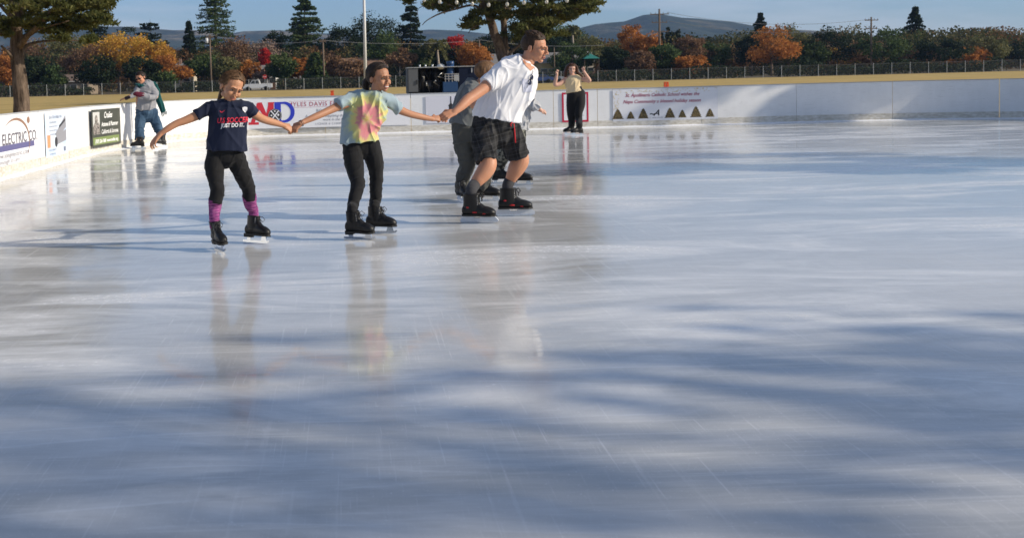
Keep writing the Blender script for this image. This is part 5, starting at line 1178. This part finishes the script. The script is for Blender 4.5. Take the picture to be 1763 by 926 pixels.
Mt.l.new(t_.outputs['Object'], mp_.inputs[0]); mp2_ = Mt.n.new('ShaderNodeMapping'); mp2_.inputs['Rotation'].default_value = (0, R(-14), 0); mp2_.inputs['Scale'].default_value = (1.15, 0, .84); Mt.l.new(mp_.outputs[0], mp2_.inputs[0])
ln_ = Mt.n.new('ShaderNodeVectorMath'); ln_.operation = 'LENGTH'; Mt.l.new(mp2_.outputs[0], ln_.inputs[0])
gr_ = Mt.n.new('ShaderNodeTexGradient'); gr_.gradient_type = 'RADIAL'; sw = Mt.n.new('ShaderNodeMapping'); sw.inputs['Rotation'].default_value = (R(90), 0, 0); Mt.l.new(mp_.outputs[0], sw.inputs[0]); Mt.l.new(sw.outputs[0], gr_.inputs[0])
cv = Mt.n.new('ShaderNodeCombineXYZ'); Mt.l.new(Mt.math('MULTIPLY', gr_.outputs['Fac'], 17), cv.inputs[0]); Mt.l.new(Mt.math('MULTIPLY', ln_.outputs['Value'], 5), cv.inputs[1])
ray_ = Mt.noise(1.0, cv.outputs[0], 3, .6); dist_ = Mt.math('ADD', ln_.outputs['Value'], Mt.math('MULTIPLY', Mt.math('SUBTRACT', ray_, .5), .20))
dist_ = Mt.math('ADD', dist_, Mt.math('MULTIPLY', Mt.math('SUBTRACT', Mt.noise(13, None, 5), .5), .13))
pk = Mt.ramp(dist_, [(.0, (.42, .32, .10)), (.03, (.55, .36, .24)), (.06, (.60, .20, .23)), (.11, (.56, .24, .25)), (.14, (.62, .50, .20)), (.175, (.50, .52, .22)), (.21, (.32, .40, .38)), (.26, (.28, .36, .41)), (.5, (.31, .40, .45))])
Mt.base(pk); Mt.bump(Mt.noise(200), .15, .004)
sh = remesh('shirt', m, .0055, Mt.m, body, 5, folds(.017, [((.35, 0, 1), 9, 1), ((-.5, 0, 1), 8, .8)], 7))
m = MB(); g.limb(m, [(622, 240, .01, 28, 19), (623, 248, .02, 29.5, 20), (623, 256, .02, 29, 20)])
for l in (lf, rf_): g.limb(m, l, .5)
remesh('leggings', m, .005, leg_blk, body, 4, folds(.006, [((1, 0, .2), 13, 1), ((.3, 0, 1), 9, .6)], 3))
m = MB(); 
for dx in (0, 2.2): 
    c0 = g.P(517.5 + dx, 212.8 - dx * .3, -.335); ax = (g.P(524, 209.5, -.31) - g.P(510, 216, -.36)).normalized(); u = ax.cross(Vector((0, 1, 0))).normalized(); v = ax.cross(u)
    m.tube([c0 + u * math.cos(t) * .0265 + v * math.sin(t) * .0265 for t in np.linspace(0, 2 * PI, 17)], .0022, 5)
m.obj('bracelet', plain('band_black', (.03, .02, .03), .5), body, True)
skate(body, gA, 0, -28, .27, 'figure', roll=8, hgt=.245); skate(body, gB, 0, -18, .28, 'figure', roll=-3, hgt=.235)
m = MB(); hd.scalp(m, .092, .030, -.05); hd.ell(m, (0, -.05, .0), (.066, .06, .07))
for k in (-1, 1):
    for i in range(7):
        y0 = .038 - i * .012; m.tube(hd.comb(k, y0 - .005, .0), .006 * hd.k, 8)
hr = remesh('hair', m, .0042, HD, body, 3)
m = MB(); loft(m, [(hd.w(0, -.105, -.02), .022, .022), (hd.w(-.01, -.14, -.035), .036, .036), (hd.w(-.0, -.15, -.075), .038, .038), (hd.w(.0, -.13, -.12), .020, .020)]); remesh('ponytail', m, .005, HD, hr, 2)
rr = random.Random(6); hd.strands('loose_hair', HD, hr, [hd.comb(rr.choice((-1, 1)), rr.uniform(-.08, .042), rr.uniform(.001, .006), rr.uniform(-.2, .2), True) for _ in range(70)], .0010)

# ---- man in the white shirt
g = Fig(11.05, G(848, 378), 'man in a white V-neck shirt and dark plaid shorts, leading the chain of skaters')
hd = Head(g.P(921, 83, 0), (.84, -.50, -.22), (.22, -.1, 1), 48.5 * g.k, 1.08)
gA, tA = ankle(811, 384, -17, .315, .275, 4); gB, tB = ankle(874, 371.5, -5, .33, .265)
rl = [(840, 225, -.04, 14, 14), (837, 255, -.12, 12.5, 13), (841, 281, -.20, 14.6, 15), (834, 296, -.23, 14.6, 15), (823, 310, -.26, 11.5, 12), (816.5, 319, -.28, 9.2, 9.4), (tA + Vector((0, 0, .02)), 8.2, 8.6), (tA + Vector((0, 0, -.06)), 7, 7.6)]
ll = [(868, 225, .03, 14, 14), (884, 248, .07, 12.5, 13), (896, 273, .08, 15.5, 15), (889, 290, .09, 15, 15.5), (882, 303, .10, 11.5, 12), (877.5, 313, .12, 9.2, 9.4), (tB + Vector((0, 0, .02)), 8.2, 8.6), (tB + Vector((0, 0, -.06)), 7, 7.6)]
ar = [(862, 126, -.10, 15), (845, 142, -.16, 11.5), (829, 155, -.22, 9.8), (814, 166, -.28, 9.2), (804, 173, -.32, 9.2), (794, 183, -.37, 7.8), (785, 191, -.41, 5.8), (781, 194, -.42, 5.4)]
al = [(912, 128, .16, 13), (906, 148, .24, 10), (893, 166, .28, 9), (880, 180, .26, 7), (868, 188, .22, 5.5)]
g.limb(g.body, [(910, 106, .0, 11, 12), (896, 120, .01, 30, 24), (882, 142, .02, 36, 26), (868, 168, .02, 34, 25), (856, 194, .01, 30, 21), (853, 216, .01, 28, 19)])
g.limb(g.body, [(914, 92, .01, 12, 13), (909, 104, .01, 12, 13), (901, 116, .01, 16, 16)])
for l in (rl, ll): g.limb(g.body, l, -.3)
g.limb(g.body, ar); g.limb(g.body, al)
hd.geometry(g.body, jaw=1.12)
hand(g.body, g.P(782, 193.3, -.42), at(762, 201.5, 10.58) - g.P(782, 193.3, -.42), (.1, -.75, .6), .20, .95, 1, .05, .6)
hand(g.body, g.P(869, 187.5, .22), (-.6, -.2, -.3), (0, 0, 1), .19, .6, 1)
body = finish(g, SK3, .0046, lambda V, N_: hd.carve(V, .004))
hd.features(body, plain('brow_man', (.03, .018, .012), .8), LIP, squint=.5)
m = MB(); g.limb(m, [(906, 104.5, 0, 17, 16), (897, 116, .01, 31, 26), (888, 132, .02, 40.5, 30), (878, 150, .02, 43, 31), (868, 170, .02, 42, 31), (859, 190, .01, 41.5, 31), (856, 206, .01, 42, 32)], round_=False)
g.limb(m, [(884, 122, -.02, 22, 22), (866, 128, -.08, 21, 19), (851, 138, -.14, 18, 17), (836.5, 148, -.19, 15.5, 16)], round_=False)
g.limb(m, [(908, 122, .08, 14, 16), (911, 130, .15, 15, 15), (908, 145, .22, 13, 14)], round_=False)
wc = cloth('cotton_white', (.74, .74, .77), .05, .18)
sh = remesh('shirt', m, .006, wc, body, 4, folds(.017, [((-.75, .2, -.65), 6.5, 1), ((.2, 0, 1), 8, .8), ((-.3, 0, -.9), 13, .35)], 11))
pc = [(898.5, 137), (914, 136.5), (916.5, 158), (901, 159)]
def grid4(q, n=6):
    vs = [tuple((q[0][c] * (1 - u) + q[1][c] * u) * (1 - v) + (q[3][c] * (1 - u) + q[2][c] * u) * v for c in (0, 1)) for v in np.linspace(0, 1, n) for u in np.linspace(0, 1, n)]
    return (vs, [(i * n + j, i * n + j + 1, (i + 1) * n + j + 1, (i + 1) * n + j) for i in range(n - 1) for j in range(n - 1)])
project('pocket', [grid4(pc)], sh, plain('pocket_lilac', (.60, .62, .74), .85), sh, .004)
# collar skin wedge
project('neck_opening', [([(899, 101.5), (906, 101), (915, 104), (921, 108), (925, 111.5), (919, 118), (913.5, 122.5), (906, 115), (901, 108)], [tuple(range(9))])], sh, SK3, sh, .004)
gls = MB()
def gp(x, y, d=0):
    o0 = Vector((0, 0, H)); 
    return at(x, y, g.Y0 - .205 + d)
bvh = BVHTree.FromPolygons([v.co for v in sh.data.vertices], [tuple(p.vertices) for p in sh.data.polygons])
def onsh(x, y, off=.008):
    o0 = Vector((0, 0, H)); d = (at(x, y, 10) - o0).normalized(); h = bvh.ray_cast(o0, d); return (h[0] - d * off) if h[0] else at(x, y, g.Y0 - .1)
for cx, cy in ((912.5, 142), (915.5, 133.5)):
    gls.tube([onsh(cx + math.cos(t) * 2.6, cy + math.sin(t) * 4.4, .012) for t in np.linspace(0, 2 * PI, 15)], .0028, 5)
gls.tube([onsh(916.5, 128, .016), onsh(918, 124, .012), onsh(917, 122, .01)], .0025, 5); gls.tube([onsh(910, 140, .02), onsh(909, 147, .02), onsh(907, 152, .015)], .0025, 5); gls.tube([onsh(914, 138, .01), onsh(913, 137, .02)], .003, 5)
o = gls.obj('sunglasses', plain('glasses_black', (.01, .01, .012), .2, .6), None, True); rebase(o, onsh(914, 138)); tag(o, 'black sunglasses hanging from the neck of the man\'s white shirt', 'sunglasses')
lens = MB()
for cx, cy in ((912.5, 142), (915.5, 133.5)): lens.prism([(math.cos(t) * .013, math.sin(t) * .022) for t in np.linspace(0, 2 * PI, 12, endpoint=False)], onsh(cx, cy, .012), Xv, Zv, (0, 1, 0), .002)
lens.obj('lens', plain('lens_dark', (.03, .04, .10), .08, .7), o)
Mp = Mat('plaid_charcoal', (.03, .03, .032), .85, .2)
sxyz = Mp.n.new('ShaderNodeSeparateXYZ'); Mp.l.new(Mp.co((1, 1, 1), (0, R(14), 0)), sxyz.inputs[0])
def lines(comp, per, wd, ph=0):
    fr = Mp.math('FRACT', Mp.math('ADD', Mp.math('MULTIPLY', comp, 1 / per), ph)); return Mp.math('LESS_THAN', fr, wd)
b1 = Mp.mix(1, Mp.mix(lines(sxyz.outputs[0], .115, .5), (.008, .008, .009), (.020, .020, .021)), Mp.mix(lines(sxyz.outputs[2], .115, .5), (.008, .008, .008), (.018, .018, .019)), 'ADD')
b1 = Mp.mix(Mp.math('MULTIPLY', lines(sxyz.outputs[0], .115, .05, .25), .2), b1, (.16, .16, .165)); b1 = Mp.mix(Mp.math('MULTIPLY', lines(sxyz.outputs[2], .115, .05, .25), .2), b1, (.16, .16, .165)); b1 = Mp.mix(Mp.math('MULTIPLY', lines(sxyz.outputs[2], .115, .04, .75), .25), b1, (.14, .14, .145))
Mp.base(b1); Mp.bump(Mp.noise(9), .3, .01)
m = MB(); g.limb(m, [(856, 200, .01, 38, 29), (854, 212, .01, 40, 30), (854, 224, .01, 40, 29), (856, 231, .01, 33, 25)])
g.limb(m, [(838, 222, -.03, 25, 25), (834.5, 250, -.11, 20.5, 22), (837.5, 279, -.19, 18, 19.5)], round_=False)
g.limb(m, [(870, 222, .03, 25, 25), (884, 246, .08, 21.5, 23), (891.5, 269, .10, 20.5, 20.5)], round_=False)
sho = remesh('shorts', m, .006, Mp.m, body, 4, folds(.015, [((.2, 0, 1), 9, 1), ((1, 0, .4), 9, .8)], 4))
bvh2 = BVHTree.FromPolygons([v.co for v in sho.data.vertices], [tuple(p.vertices) for p in sho.data.polygons])
def on2(x, y, off=.006):
    o0 = Vector((0, 0, H)); d = (at(x, y, 10) - o0).normalized(); h = bvh2.ray_cast(o0, d); return (h[0] - d * off) if h[0] else at(x, y, g.Y0 - .15)
m = MB(); m.tube([on2(884.5, 212), on2(885.5, 222), on2(886.3, 232), on2(887.5, 246)], [.006, .0065, .006, .006], 6); m.tube([on2(882, 211), on2(879, 214, .01), on2(880, 218, .008)], .005, 6)
m.obj('drawstring', plain('cord_red', (.62, .02, .03), .6), sho, True)
sg_ = cloth('sock_grey', (.045, .045, .05), .3, .2)
for l in ([(817.5, 317, -.27, 9.9, 10.2), (tA + Vector((0, 0, .035)), 9.6, 9.8), (tA + Vector((0, 0, -.05)), 7.6, 7.8)], [(878, 311, .12, 9.9, 10.2), (tB + Vector((0, 0, .035)), 9.6, 9.8), (tB + Vector((0, 0, -.05)), 7.6, 7.8)]):
    m = MB(); g.limb(m, l, round_=False); remesh('sock', m, .0055, sg_, body, 2)
skate(body, gA, 0, -17, .315, 'hockey', hgt=.28, red=True, roll=4, wf=1.22); skate(body, gB, 0, -5, .33, 'hockey', hgt=.27, red=True, wf=1.18)
m = MB(); hd.scalp(m, .086, .020, -.035, r=(.080, .102, .092), thick=.010)
rr = random.Random(8)
for k in range(70):
    x = rr.uniform(-.058, .058); y = rr.uniform(-.06, .052); z = hd.top(x, y)
    m.tube([hd.w(x, y, z - .004), hd.w(x * 1.05 + rr.uniform(-.008, .008), y - .012, z + .008), hd.w(x * 1.1 + rr.uniform(-.012, .012), y - .034, z + .010 + rr.uniform(0, .006))], [.008 * hd.k, .007 * hd.k, .002], 6)
for k in (-1, 1): hd.ell(m, (k * .073, .008, -.002), (.006, .010, .024))
remesh('hair', m, .0045, HM, body, 2)

# ---- boy in grey behind the man
g = Fig(12.75, G(815, 345), 'boy in a grey T-shirt and grey trousers, half hidden behind the man', None)
hd = Head(g.P(838, 128, 0), (.85, .4, -.2), (.1, 0, 1), 42 * g.k, 1.08)
gA, tA = ankle(793, 348, -75, .27, .22); gB, tB = ankle(831, 346, -22, .28, .225)
b1_ = [(794, 226, 0, 15, 17), (798, 252, 0, 15.5, 16), (804, 282, 0, 13.5, 14), (797, 305, .0, 11, 12), (794, 326, 0, 9.5, 10), (tA + Vector((0, 0, -.04)), 8, 8)]
b2_ = [(820, 226, -.05, 16, 17), (830, 252, -.1, 15, 16), (840, 282, -.15, 13, 13), (835, 305, -.18, 11, 11), (832, 322, -.2, 9, 10), (tB + Vector((0, 0, -.04)), 8, 8)]
g.limb(g.body, [(828, 145, 0, 10, 10), (818, 158, 0, 24, 18), (808, 182, 0, 25, 18), (803, 206, 0, 23, 17), (805, 228, 0, 25, 17)])
g.limb(g.body, [(834, 132, 0, 9, 9), (828, 150, 0, 10, 10)])
for l in (b1_, b2_): g.limb(g.body, l, -1.5)
arm_b = [(812, 155, -.1, 9.5), (809, 170, -.2, 7.5), (817, 182, -.26, 6.5), (828, 172, -.3, 5.6), (838, 163, -.32, 4.5)]
g.limb(g.body, arm_b); g.limb(g.body, [(842, 158, .15, 9), (855, 175, .25, 7), (866, 180, .2, 5)])
hand(g.body, g.P(838, 163, -.32), (.7, 0, .5), (0, -1, 0), .14, .7, 1); hand(g.body, g.P(866, 180, .2), (.8, 0, .1), (0, 0, 1), .14, .5, 1)
hd.geometry(g.body); body = finish(g, SK3, .006, lambda V, N_: hd.carve(V)); hd.features(body, BRW, LIP)
m = MB(); g.limb(m, [(828, 148, 0, 13, 12), (820, 155, 0, 26, 20), (810, 178, 0, 29, 22), (803, 200, 0, 27, 22), (799, 216, 0, 25, 21)], round_=False); g.limb(m, [(813, 154, -.06, 13, 13), (809, 165, -.14, 12, 12), (809, 173, -.19, 11, 11)], round_=False)
gy = cloth('shirt_grey', (.13, .14, .145), .15, .3); remesh('shirt', m, .008, gy, body, 3, folds(.014, [((.3, 0, 1), 8, 1), ((-.7, 0, 1), 9, .8)], 21))
m = MB(); g.limb(m, [(801, 208, 0, 24, 19), (804, 220, 0, 26, 20), (808, 232, 0, 26, 20)])
for l in (b1_, b2_): g.limb(m, l, .8)
remesh('trousers', m, .008, cloth('trousers_grey', (.075, .075, .068), .2, .3), body, 3, folds(.012, [((.2, 0, 1), 9, .6), ((1, 0, .3), 13, 1)], 22))
skate(body, gA, 0, -75, .27, 'hockey', hgt=.225); skate(body, gB, 0, -22, .28, 'figure', hgt=.23)
m = MB(); hd.scalp(m, .072, .04, -.05); hd.ell(m, (0, -.04, .03), (.082, .088, .085)); remesh('hair', m, .006, hairmat('hair_brown_light', (.13, .07, .035)), body, 2)

# ---- child in the pale hoodie beyond them
g = Fig(14.3, G(878, 320), 'child with long blond hair in a pale grey hoodie, hidden behind the man')
hd = Head(g.P(898, 148, 0), (.75, -.5, -.15), (.05, 0, 1), 34 * g.k, 1.08)
gA, tA = ankle(857, 316, -20, .26, .225); gB, tB = ankle(891, 319, -8, .26, .225)
c1 = [(878, 235, 0, 12, 13), (868, 262, .15, 11.5, 12), (862, 280, .28, 9.5, 10), (tA + Vector((0, 0, -.02)), 7, 7.5)]
c2 = [(892, 235, .05, 12, 13), (893, 262, .08, 11, 12), (895, 282, .1, 9.5, 10), (tB + Vector((0, 0, -.02)), 7, 7.5)]
g.limb(g.body, [(896, 165, 0, 8, 8), (893, 176, 0, 18, 13), (889, 200, 0, 17, 13), (886, 226, 0, 18, 13), (886, 238, 0, 18, 13)]); g.limb(g.body, [(897, 158, 0, 7, 7), (896, 168, 0, 8, 8)])
for l in (c1, c2): g.limb(g.body, l, -1)
g.limb(g.body, [(904, 176, 0, 6), (916, 180, -.05, 5.5), (928, 188, -.1, 4), (931, 190, -.1, 3.4)]); g.limb(g.body, [(880, 178, .05, 6), (870, 192, .1, 5), (864, 200, .1, 4)])
hand(g.body, g.P(930, 189.3, -.1), (.75, 0, -.25), (0, -.6, .7), .115, .8, 1); hand(g.body, g.P(864, 200, .1), (-.5, 0, -.5), (0, 0, 1), .12, .5, 1)
hd.geometry(g.body); body = finish(g, SK4, .006, lambda V, N_: hd.carve(V)); hd.features(body, BRW, LIP)
m = MB(); g.limb(m, [(896, 166, 0, 12, 11), (894, 172, 0, 20, 15), (894, 190, 0, 20, 17), (892, 208, 0, 20, 17), (889, 222, 0, 19, 16)], round_=False)
g.limb(m, [(902, 172, 0, 10, 11), (913, 178, -.04, 9.8, 10), (923, 184, -.08, 8, 8.5), (929, 188.6, -.1, 5.6, 6)], round_=False); g.limb(m, [(884, 174, .04, 10, 10), (872, 190, .1, 8, 8), (866, 197, .1, 6, 6)], round_=False)
remesh('hoodie', m, .008, cloth('hoodie_pale', (.42, .43, .45), .15, .3), body, 2, folds(.02, [((.3, 0, 1), 11, 1), ((-.8, 0, 1), 14, .9)], 31))
Mc_ = Mat('camo_trousers', (.1, .1, .09), .85, .2); a = Mc_.noise(24, None, 3); Mc_.base(Mc_.ramp(a, [(.42, (.03, .032, .03)), (.5, (.10, .105, .09)), (.6, (.20, .20, .17))]))
m = MB(); g.limb(m, [(888, 215, 0, 17, 14), (886, 228, 0, 19, 15), (886, 238, 0, 19, 15)])
for l in (c1, c2): g.limb(m, l, .8)
remesh('trousers', m, .008, Mc_.m, body, 3, folds(.01, [((1, 0, .3), 14, 1)], 33))
skate(body, gA, 0, -20, .26, 'figure', hgt=.225); skate(body, gB, 0, -8, .26, 'figure', hgt=.225)
m = MB(); hd.scalp(m, .072, .04, -.06); loft(m, [(hd.w(.05, -.05, .02), .04, .04), (hd.w(.07, -.05, -.08), .045, .035), (hd.w(.085, -.02, -.20), .035, .03), (hd.w(.095, .0, -.30), .015, .012)])
loft(m, [(g.P(905, 150, -.02), .035, .03), (g.P(911, 160, -.08), .028, .03), (g.P(915, 171, -.12), .010, .012)])
remesh('hair', m, .006, HBL, body, 2)

# ---- skater in the grey sweater and teal scarf
g = Fig(25.3, G(258, 254), 'skater in a grey sweater, blue jeans and teal scarf by the left boards')
hd = Head(g.P(242, 134.2, 0), (-.40, -.84, -.30), (-.1, .3, 1), 20 * g.k, 1.15)
gA, tA = ankle(241.5, 256, 192, .30, .235); gB, tB = ankle(280, 253.5, 215, .30, .25, 10, .02, -8)
j1 = [(244.5, 193, 0, 10.5, 10), (242, 208, -.1, 8.8, 9), (240.5, 222, -.2, 7.6, 8), (240.5, 240, -.28, 8.3, 9)]
j2 = [(260.5, 193, .02, 10.5, 10), (266, 208, .03, 9, 9), (271.5, 220, .05, 7.8, 8), (279, 235, .08, 7.4, 8)]
g.limb(g.body, [(243, 144, 0, 5, 5), (248, 152, 0, 15, 8), (250, 170, 0, 16, 10), (252, 194, 0, 18, 11)]); g.limb(g.body, [(242, 138, 0, 5, 5), (244, 148, 0, 6, 6)])
for l, t_ in ((j1, tA), (j2, tB)): g.limb(g.body, l + [(t_ + Vector((0, 0, -.04)), 6, 6)], -2)
g.limb(g.body, j1[-1:] + [(240, 244, 0, 5, 5)], -2, k=2) if False else None
g.limb(g.body, [(237, 152, -.02, 4), (233, 162, -.15, 3.2), (222, 167, -.25, 2.6), (217, 169.5, -.28, 2.2)]); g.limb(g.body, [(264, 153, 0, 5), (268, 167, -.1, 4.4), (255, 166, -.3, 3.2), (244, 163, -.36, 2.6)])
hand(g.body, g.P(217, 169.5, -.28), (-1, 0, -.15), (0, -.2, 1), .17, .5, 1); hand(g.body, g.P(244, 163, -.36), (-1, -.1, .05), (0, -1, .2), .17, .7, 1)
hd.geometry(g.body); body = finish(g, SK3, .010, lambda V, N_: hd.carve(V)); hd.features(body, BRW, LIP)
m = MB(); m.tube([hd.w(-.07, .06, .0), hd.w(-.03, .098, .0), hd.w(0, .100, .004), hd.w(.03, .098, .0), hd.w(.07, .06, .0)], .006, 5); hd.ell(m, (-.031, .09, -.004), (.024, .008, .015)); hd.ell(m, (.031, .09, -.004), (.024, .008, .015)); m.obj('glasses', plain('glasses_black', (.01, .01, .012), .2, .6), body, True)
m = MB(); g.limb(m, [(244, 145.5, 0, 9, 8), (249, 151, 0, 17, 11), (251, 165, 0, 16.5, 12), (251, 180, 0, 17, 13), (251.5, 190, 0, 17.6, 13)], round_=False)
g.limb(m, [(238, 150, 0, 6, 7), (235.5, 159, -.12, 5.4, 5.5), (228, 165, -.2, 4.4, 4.5), (221, 168, -.26, 3.5, 3.6)], round_=False)
g.limb(m, [(260, 151, 0, 7, 8), (265.5, 160, -.05, 6.2, 6), (264.5, 168, -.15, 5.6, 5.5), (254, 167, -.3, 4.6, 4.6), (246, 164, -.36, 4, 4)])
remesh('sweater', m, .012, cloth('knit_grey', (.27, .27, .29), .2, .5), body, 3, folds(.022, [((.3, 0, 1), 6, 1), ((-1, 0, .2), 7, .7)], 41))
m = MB(); g.limb(m, [(252, 186, 0, 16.5, 12), (253, 194, 0, 18.5, 13), (253.5, 200, 0, 17.5, 12)])
for l in (j1, j2): g.limb(m, l, .3, round_=False)
Mj = Mat('denim', (.05, .09, .15), .85, .2); a = Mj.noise(5, Mj.co((1, 1, .5)), 4); Mj.base(Mj.ramp(a, [(.35, (.022, .050, .095)), (.68, (.075, .13, .20))]))
remesh('jeans', m, .011, Mj.m, body, 3, folds(.02, [((.1, 0, 1), 6, .6), ((1, 0, .3), 8, 1)], 42))
gl = plain('glove_maroon', (.12, .012, .03), .8)
m = MB(); g.limb(m, [(246, 163.5, -.36, 4, 4), (240, 163, -.37, 4.6, 4), (234, 162, -.38, 4, 3), (231, 162.5, -.38, 2.5, 2)]); remesh('glove', m, .008, gl, body, 2)
m = MB(); g.limb(m, [(222, 167.5, -.26, 3, 3), (217, 169.5, -.28, 3.3, 3)]); remesh('glove', m, .008, plain('glove_dark', (.03, .015, .02), .8), body, 2)
teal2 = cloth('scarf_teal', (.012, .085, .085), .3, .5)
m = MB(); g.limb(m, [(236, 145.5, -.05, 2.2, 4), (243, 148, -.11, 3, 4), (251, 146, -.08, 2.8, 4), (256, 142.5, .0, 2.6, 4), (261, 142.5, .10, 3, 3)])
g.limb(m, [(258, 141.5, .08, 3.5, 3), (266, 147, .14, 4.5, 2), (271, 160, .18, 5, 2), (275, 176, .18, 5.6, 2), (282, 193, .16, 5.2, 1.6)], round_=False)
sf = remesh('scarf', m, .009, teal2, body, 2, folds(.015, [((.4, 0, -1), 12, 1)], 43))
m = MB(); rr = random.Random(1)
for k in range(12):
    x = 277.5 + k * .85; y = 194.5 - k * .28; m.tube([g.P(x, y, .16), g.P(x + rr.uniform(0, 1.5), y + 3, .16), g.P(x + rr.uniform(-.5, 3), y + rr.uniform(5, 8), .16)], .006, 4)
m.obj('fringe', plain('fringe_grey', (.5, .52, .5), .9), sf)
skate(body, gA, 0, 192, .30, 'figure', hgt=.25, detail=False); skate(body, gB, 0, 215, .30, 'figure', hgt=.26, pitch=-8, roll=10, detail=False)
m = MB(); hd.scalp(m, .074, .035, -.05); hd.ell(m, (0, -.045, .02), (.080, .085, .088)); remesh('hair', m, .009, HD, body, 2)

# ---- dancing girl at the back boards
g = Fig(26.2, G(985, 232), 'auburn haired girl in a pale yellow top, fists raised, by the back boards')
hd = Head(g.P(984.5, 119.5, 0), (-.05, -.98, -.08), (.08, 0, 1), 18.5 * g.k, 1.10)
gA, tA = ankle(984, 231.5, 200, .30, .235); gB, tB = ankle(997.5, 233, 197, .30, .24)
k1 = [(989, 163, 0, 13, 12), (986, 180, 0, 10.5, 11), (984, 195, -.02, 7.6, 8.5), (984.5, 208, 0, 5.6, 6.5), (tA + Vector((0, 0, -.03)), 5, 5.6)]
k2 = [(996, 163, .02, 11.5, 12), (998, 180, -.07, 9, 10.5), (996, 195, -.15, 6.4, 8), (997, 208, -.22, 5.2, 6.4), (tB + Vector((0, 0, -.03)), 4.8, 5.6)]
g.limb(g.body, [(985, 128, 0, 4, 4), (986, 134, 0, 14, 7), (987, 146, 0, 13, 8), (990, 164, 0, 14, 10)]); g.limb(g.body, [(984.5, 122, 0, 4, 4), (985, 132, 0, 5, 5)])
for l in (k1, k2): g.limb(g.body, l, -1)
g.limb(g.body, [(974, 136, 0, 4.3), (965, 144, -.05, 3.8), (956, 146, -.1, 3.4), (957, 137, -.14, 3), (959, 128, -.16, 2.1)]); g.limb(g.body, [(998, 135, 0, 4.3), (1008, 138, -.05, 3.8), (1015, 139.5, -.08, 3.4), (1010, 131, -.12, 3), (1005, 123, -.16, 2.1)])
hand(g.body, g.P(959, 128, -.16), (.1, 0, 1), (-.3, 1, 0), .15, 1.5, 1); hand(g.body, g.P(1005, 123, -.16), (-.35, 0, 1), (.3, 1, 0), .15, 1.5, -1)
hd.geometry(g.body, smile=1); body = finish(g, SK4, .010, lambda V, N_: hd.carve(V)); hd.features(body, BRW, LIP, smile=1, squint=.6, teeth=True)
m = MB(); g.limb(m, [(985, 130, 0, 9, 8), (986, 135, 0, 15, 10), (986.5, 143, 0, 15, 11.5), (987.5, 151, 0, 13.5, 11), (989, 158.5, 0, 15, 12)], round_=False)
remesh('top', m, .010, cloth('cotton_yellow', (.66, .52, .32), .1, .4), body, 2, folds(.016, [((.4, 0, 1), 8, 1)], 51))
m = MB(); g.limb(m, [(990, 155, 0, 13, 11), (991.5, 164, .01, 16, 13), (992, 172, .02, 15.5, 13)])
for l in (k1, k2): g.limb(m, l, .5)
remesh('leggings', m, .010, leg_blk, body, 2)
skate(body, gA, 0, 200, .30, 'figure', hgt=.24, detail=False); skate(body, gB, 0, 197, .30, 'figure', hgt=.245, detail=False)
m = MB(); hd.scalp(m, .074, .04, -.06)
for k, (ex, ey) in ((1, (.10, -.20)), (-1, (-.07, -.17))):
    for i in range(6):
        y = .02 - .022 * i; loft(m, [(hd.w(k * .03, y, .112), .022, .022), (hd.w(k * .088, y, .05), .028, .026), (hd.w(k * .112, y + .01, -.06), .036, .026), (hd.w(k * (.115 + .09 * (k < 0)), y + .02, -.15), .036, .024), (hd.w(k * (.09 + .15 * (k < 0)), y + .03, -.24 + .012 * i), .018, .014)], 10, 3)
hr = remesh('hair', m, .009, HR, body, 2)
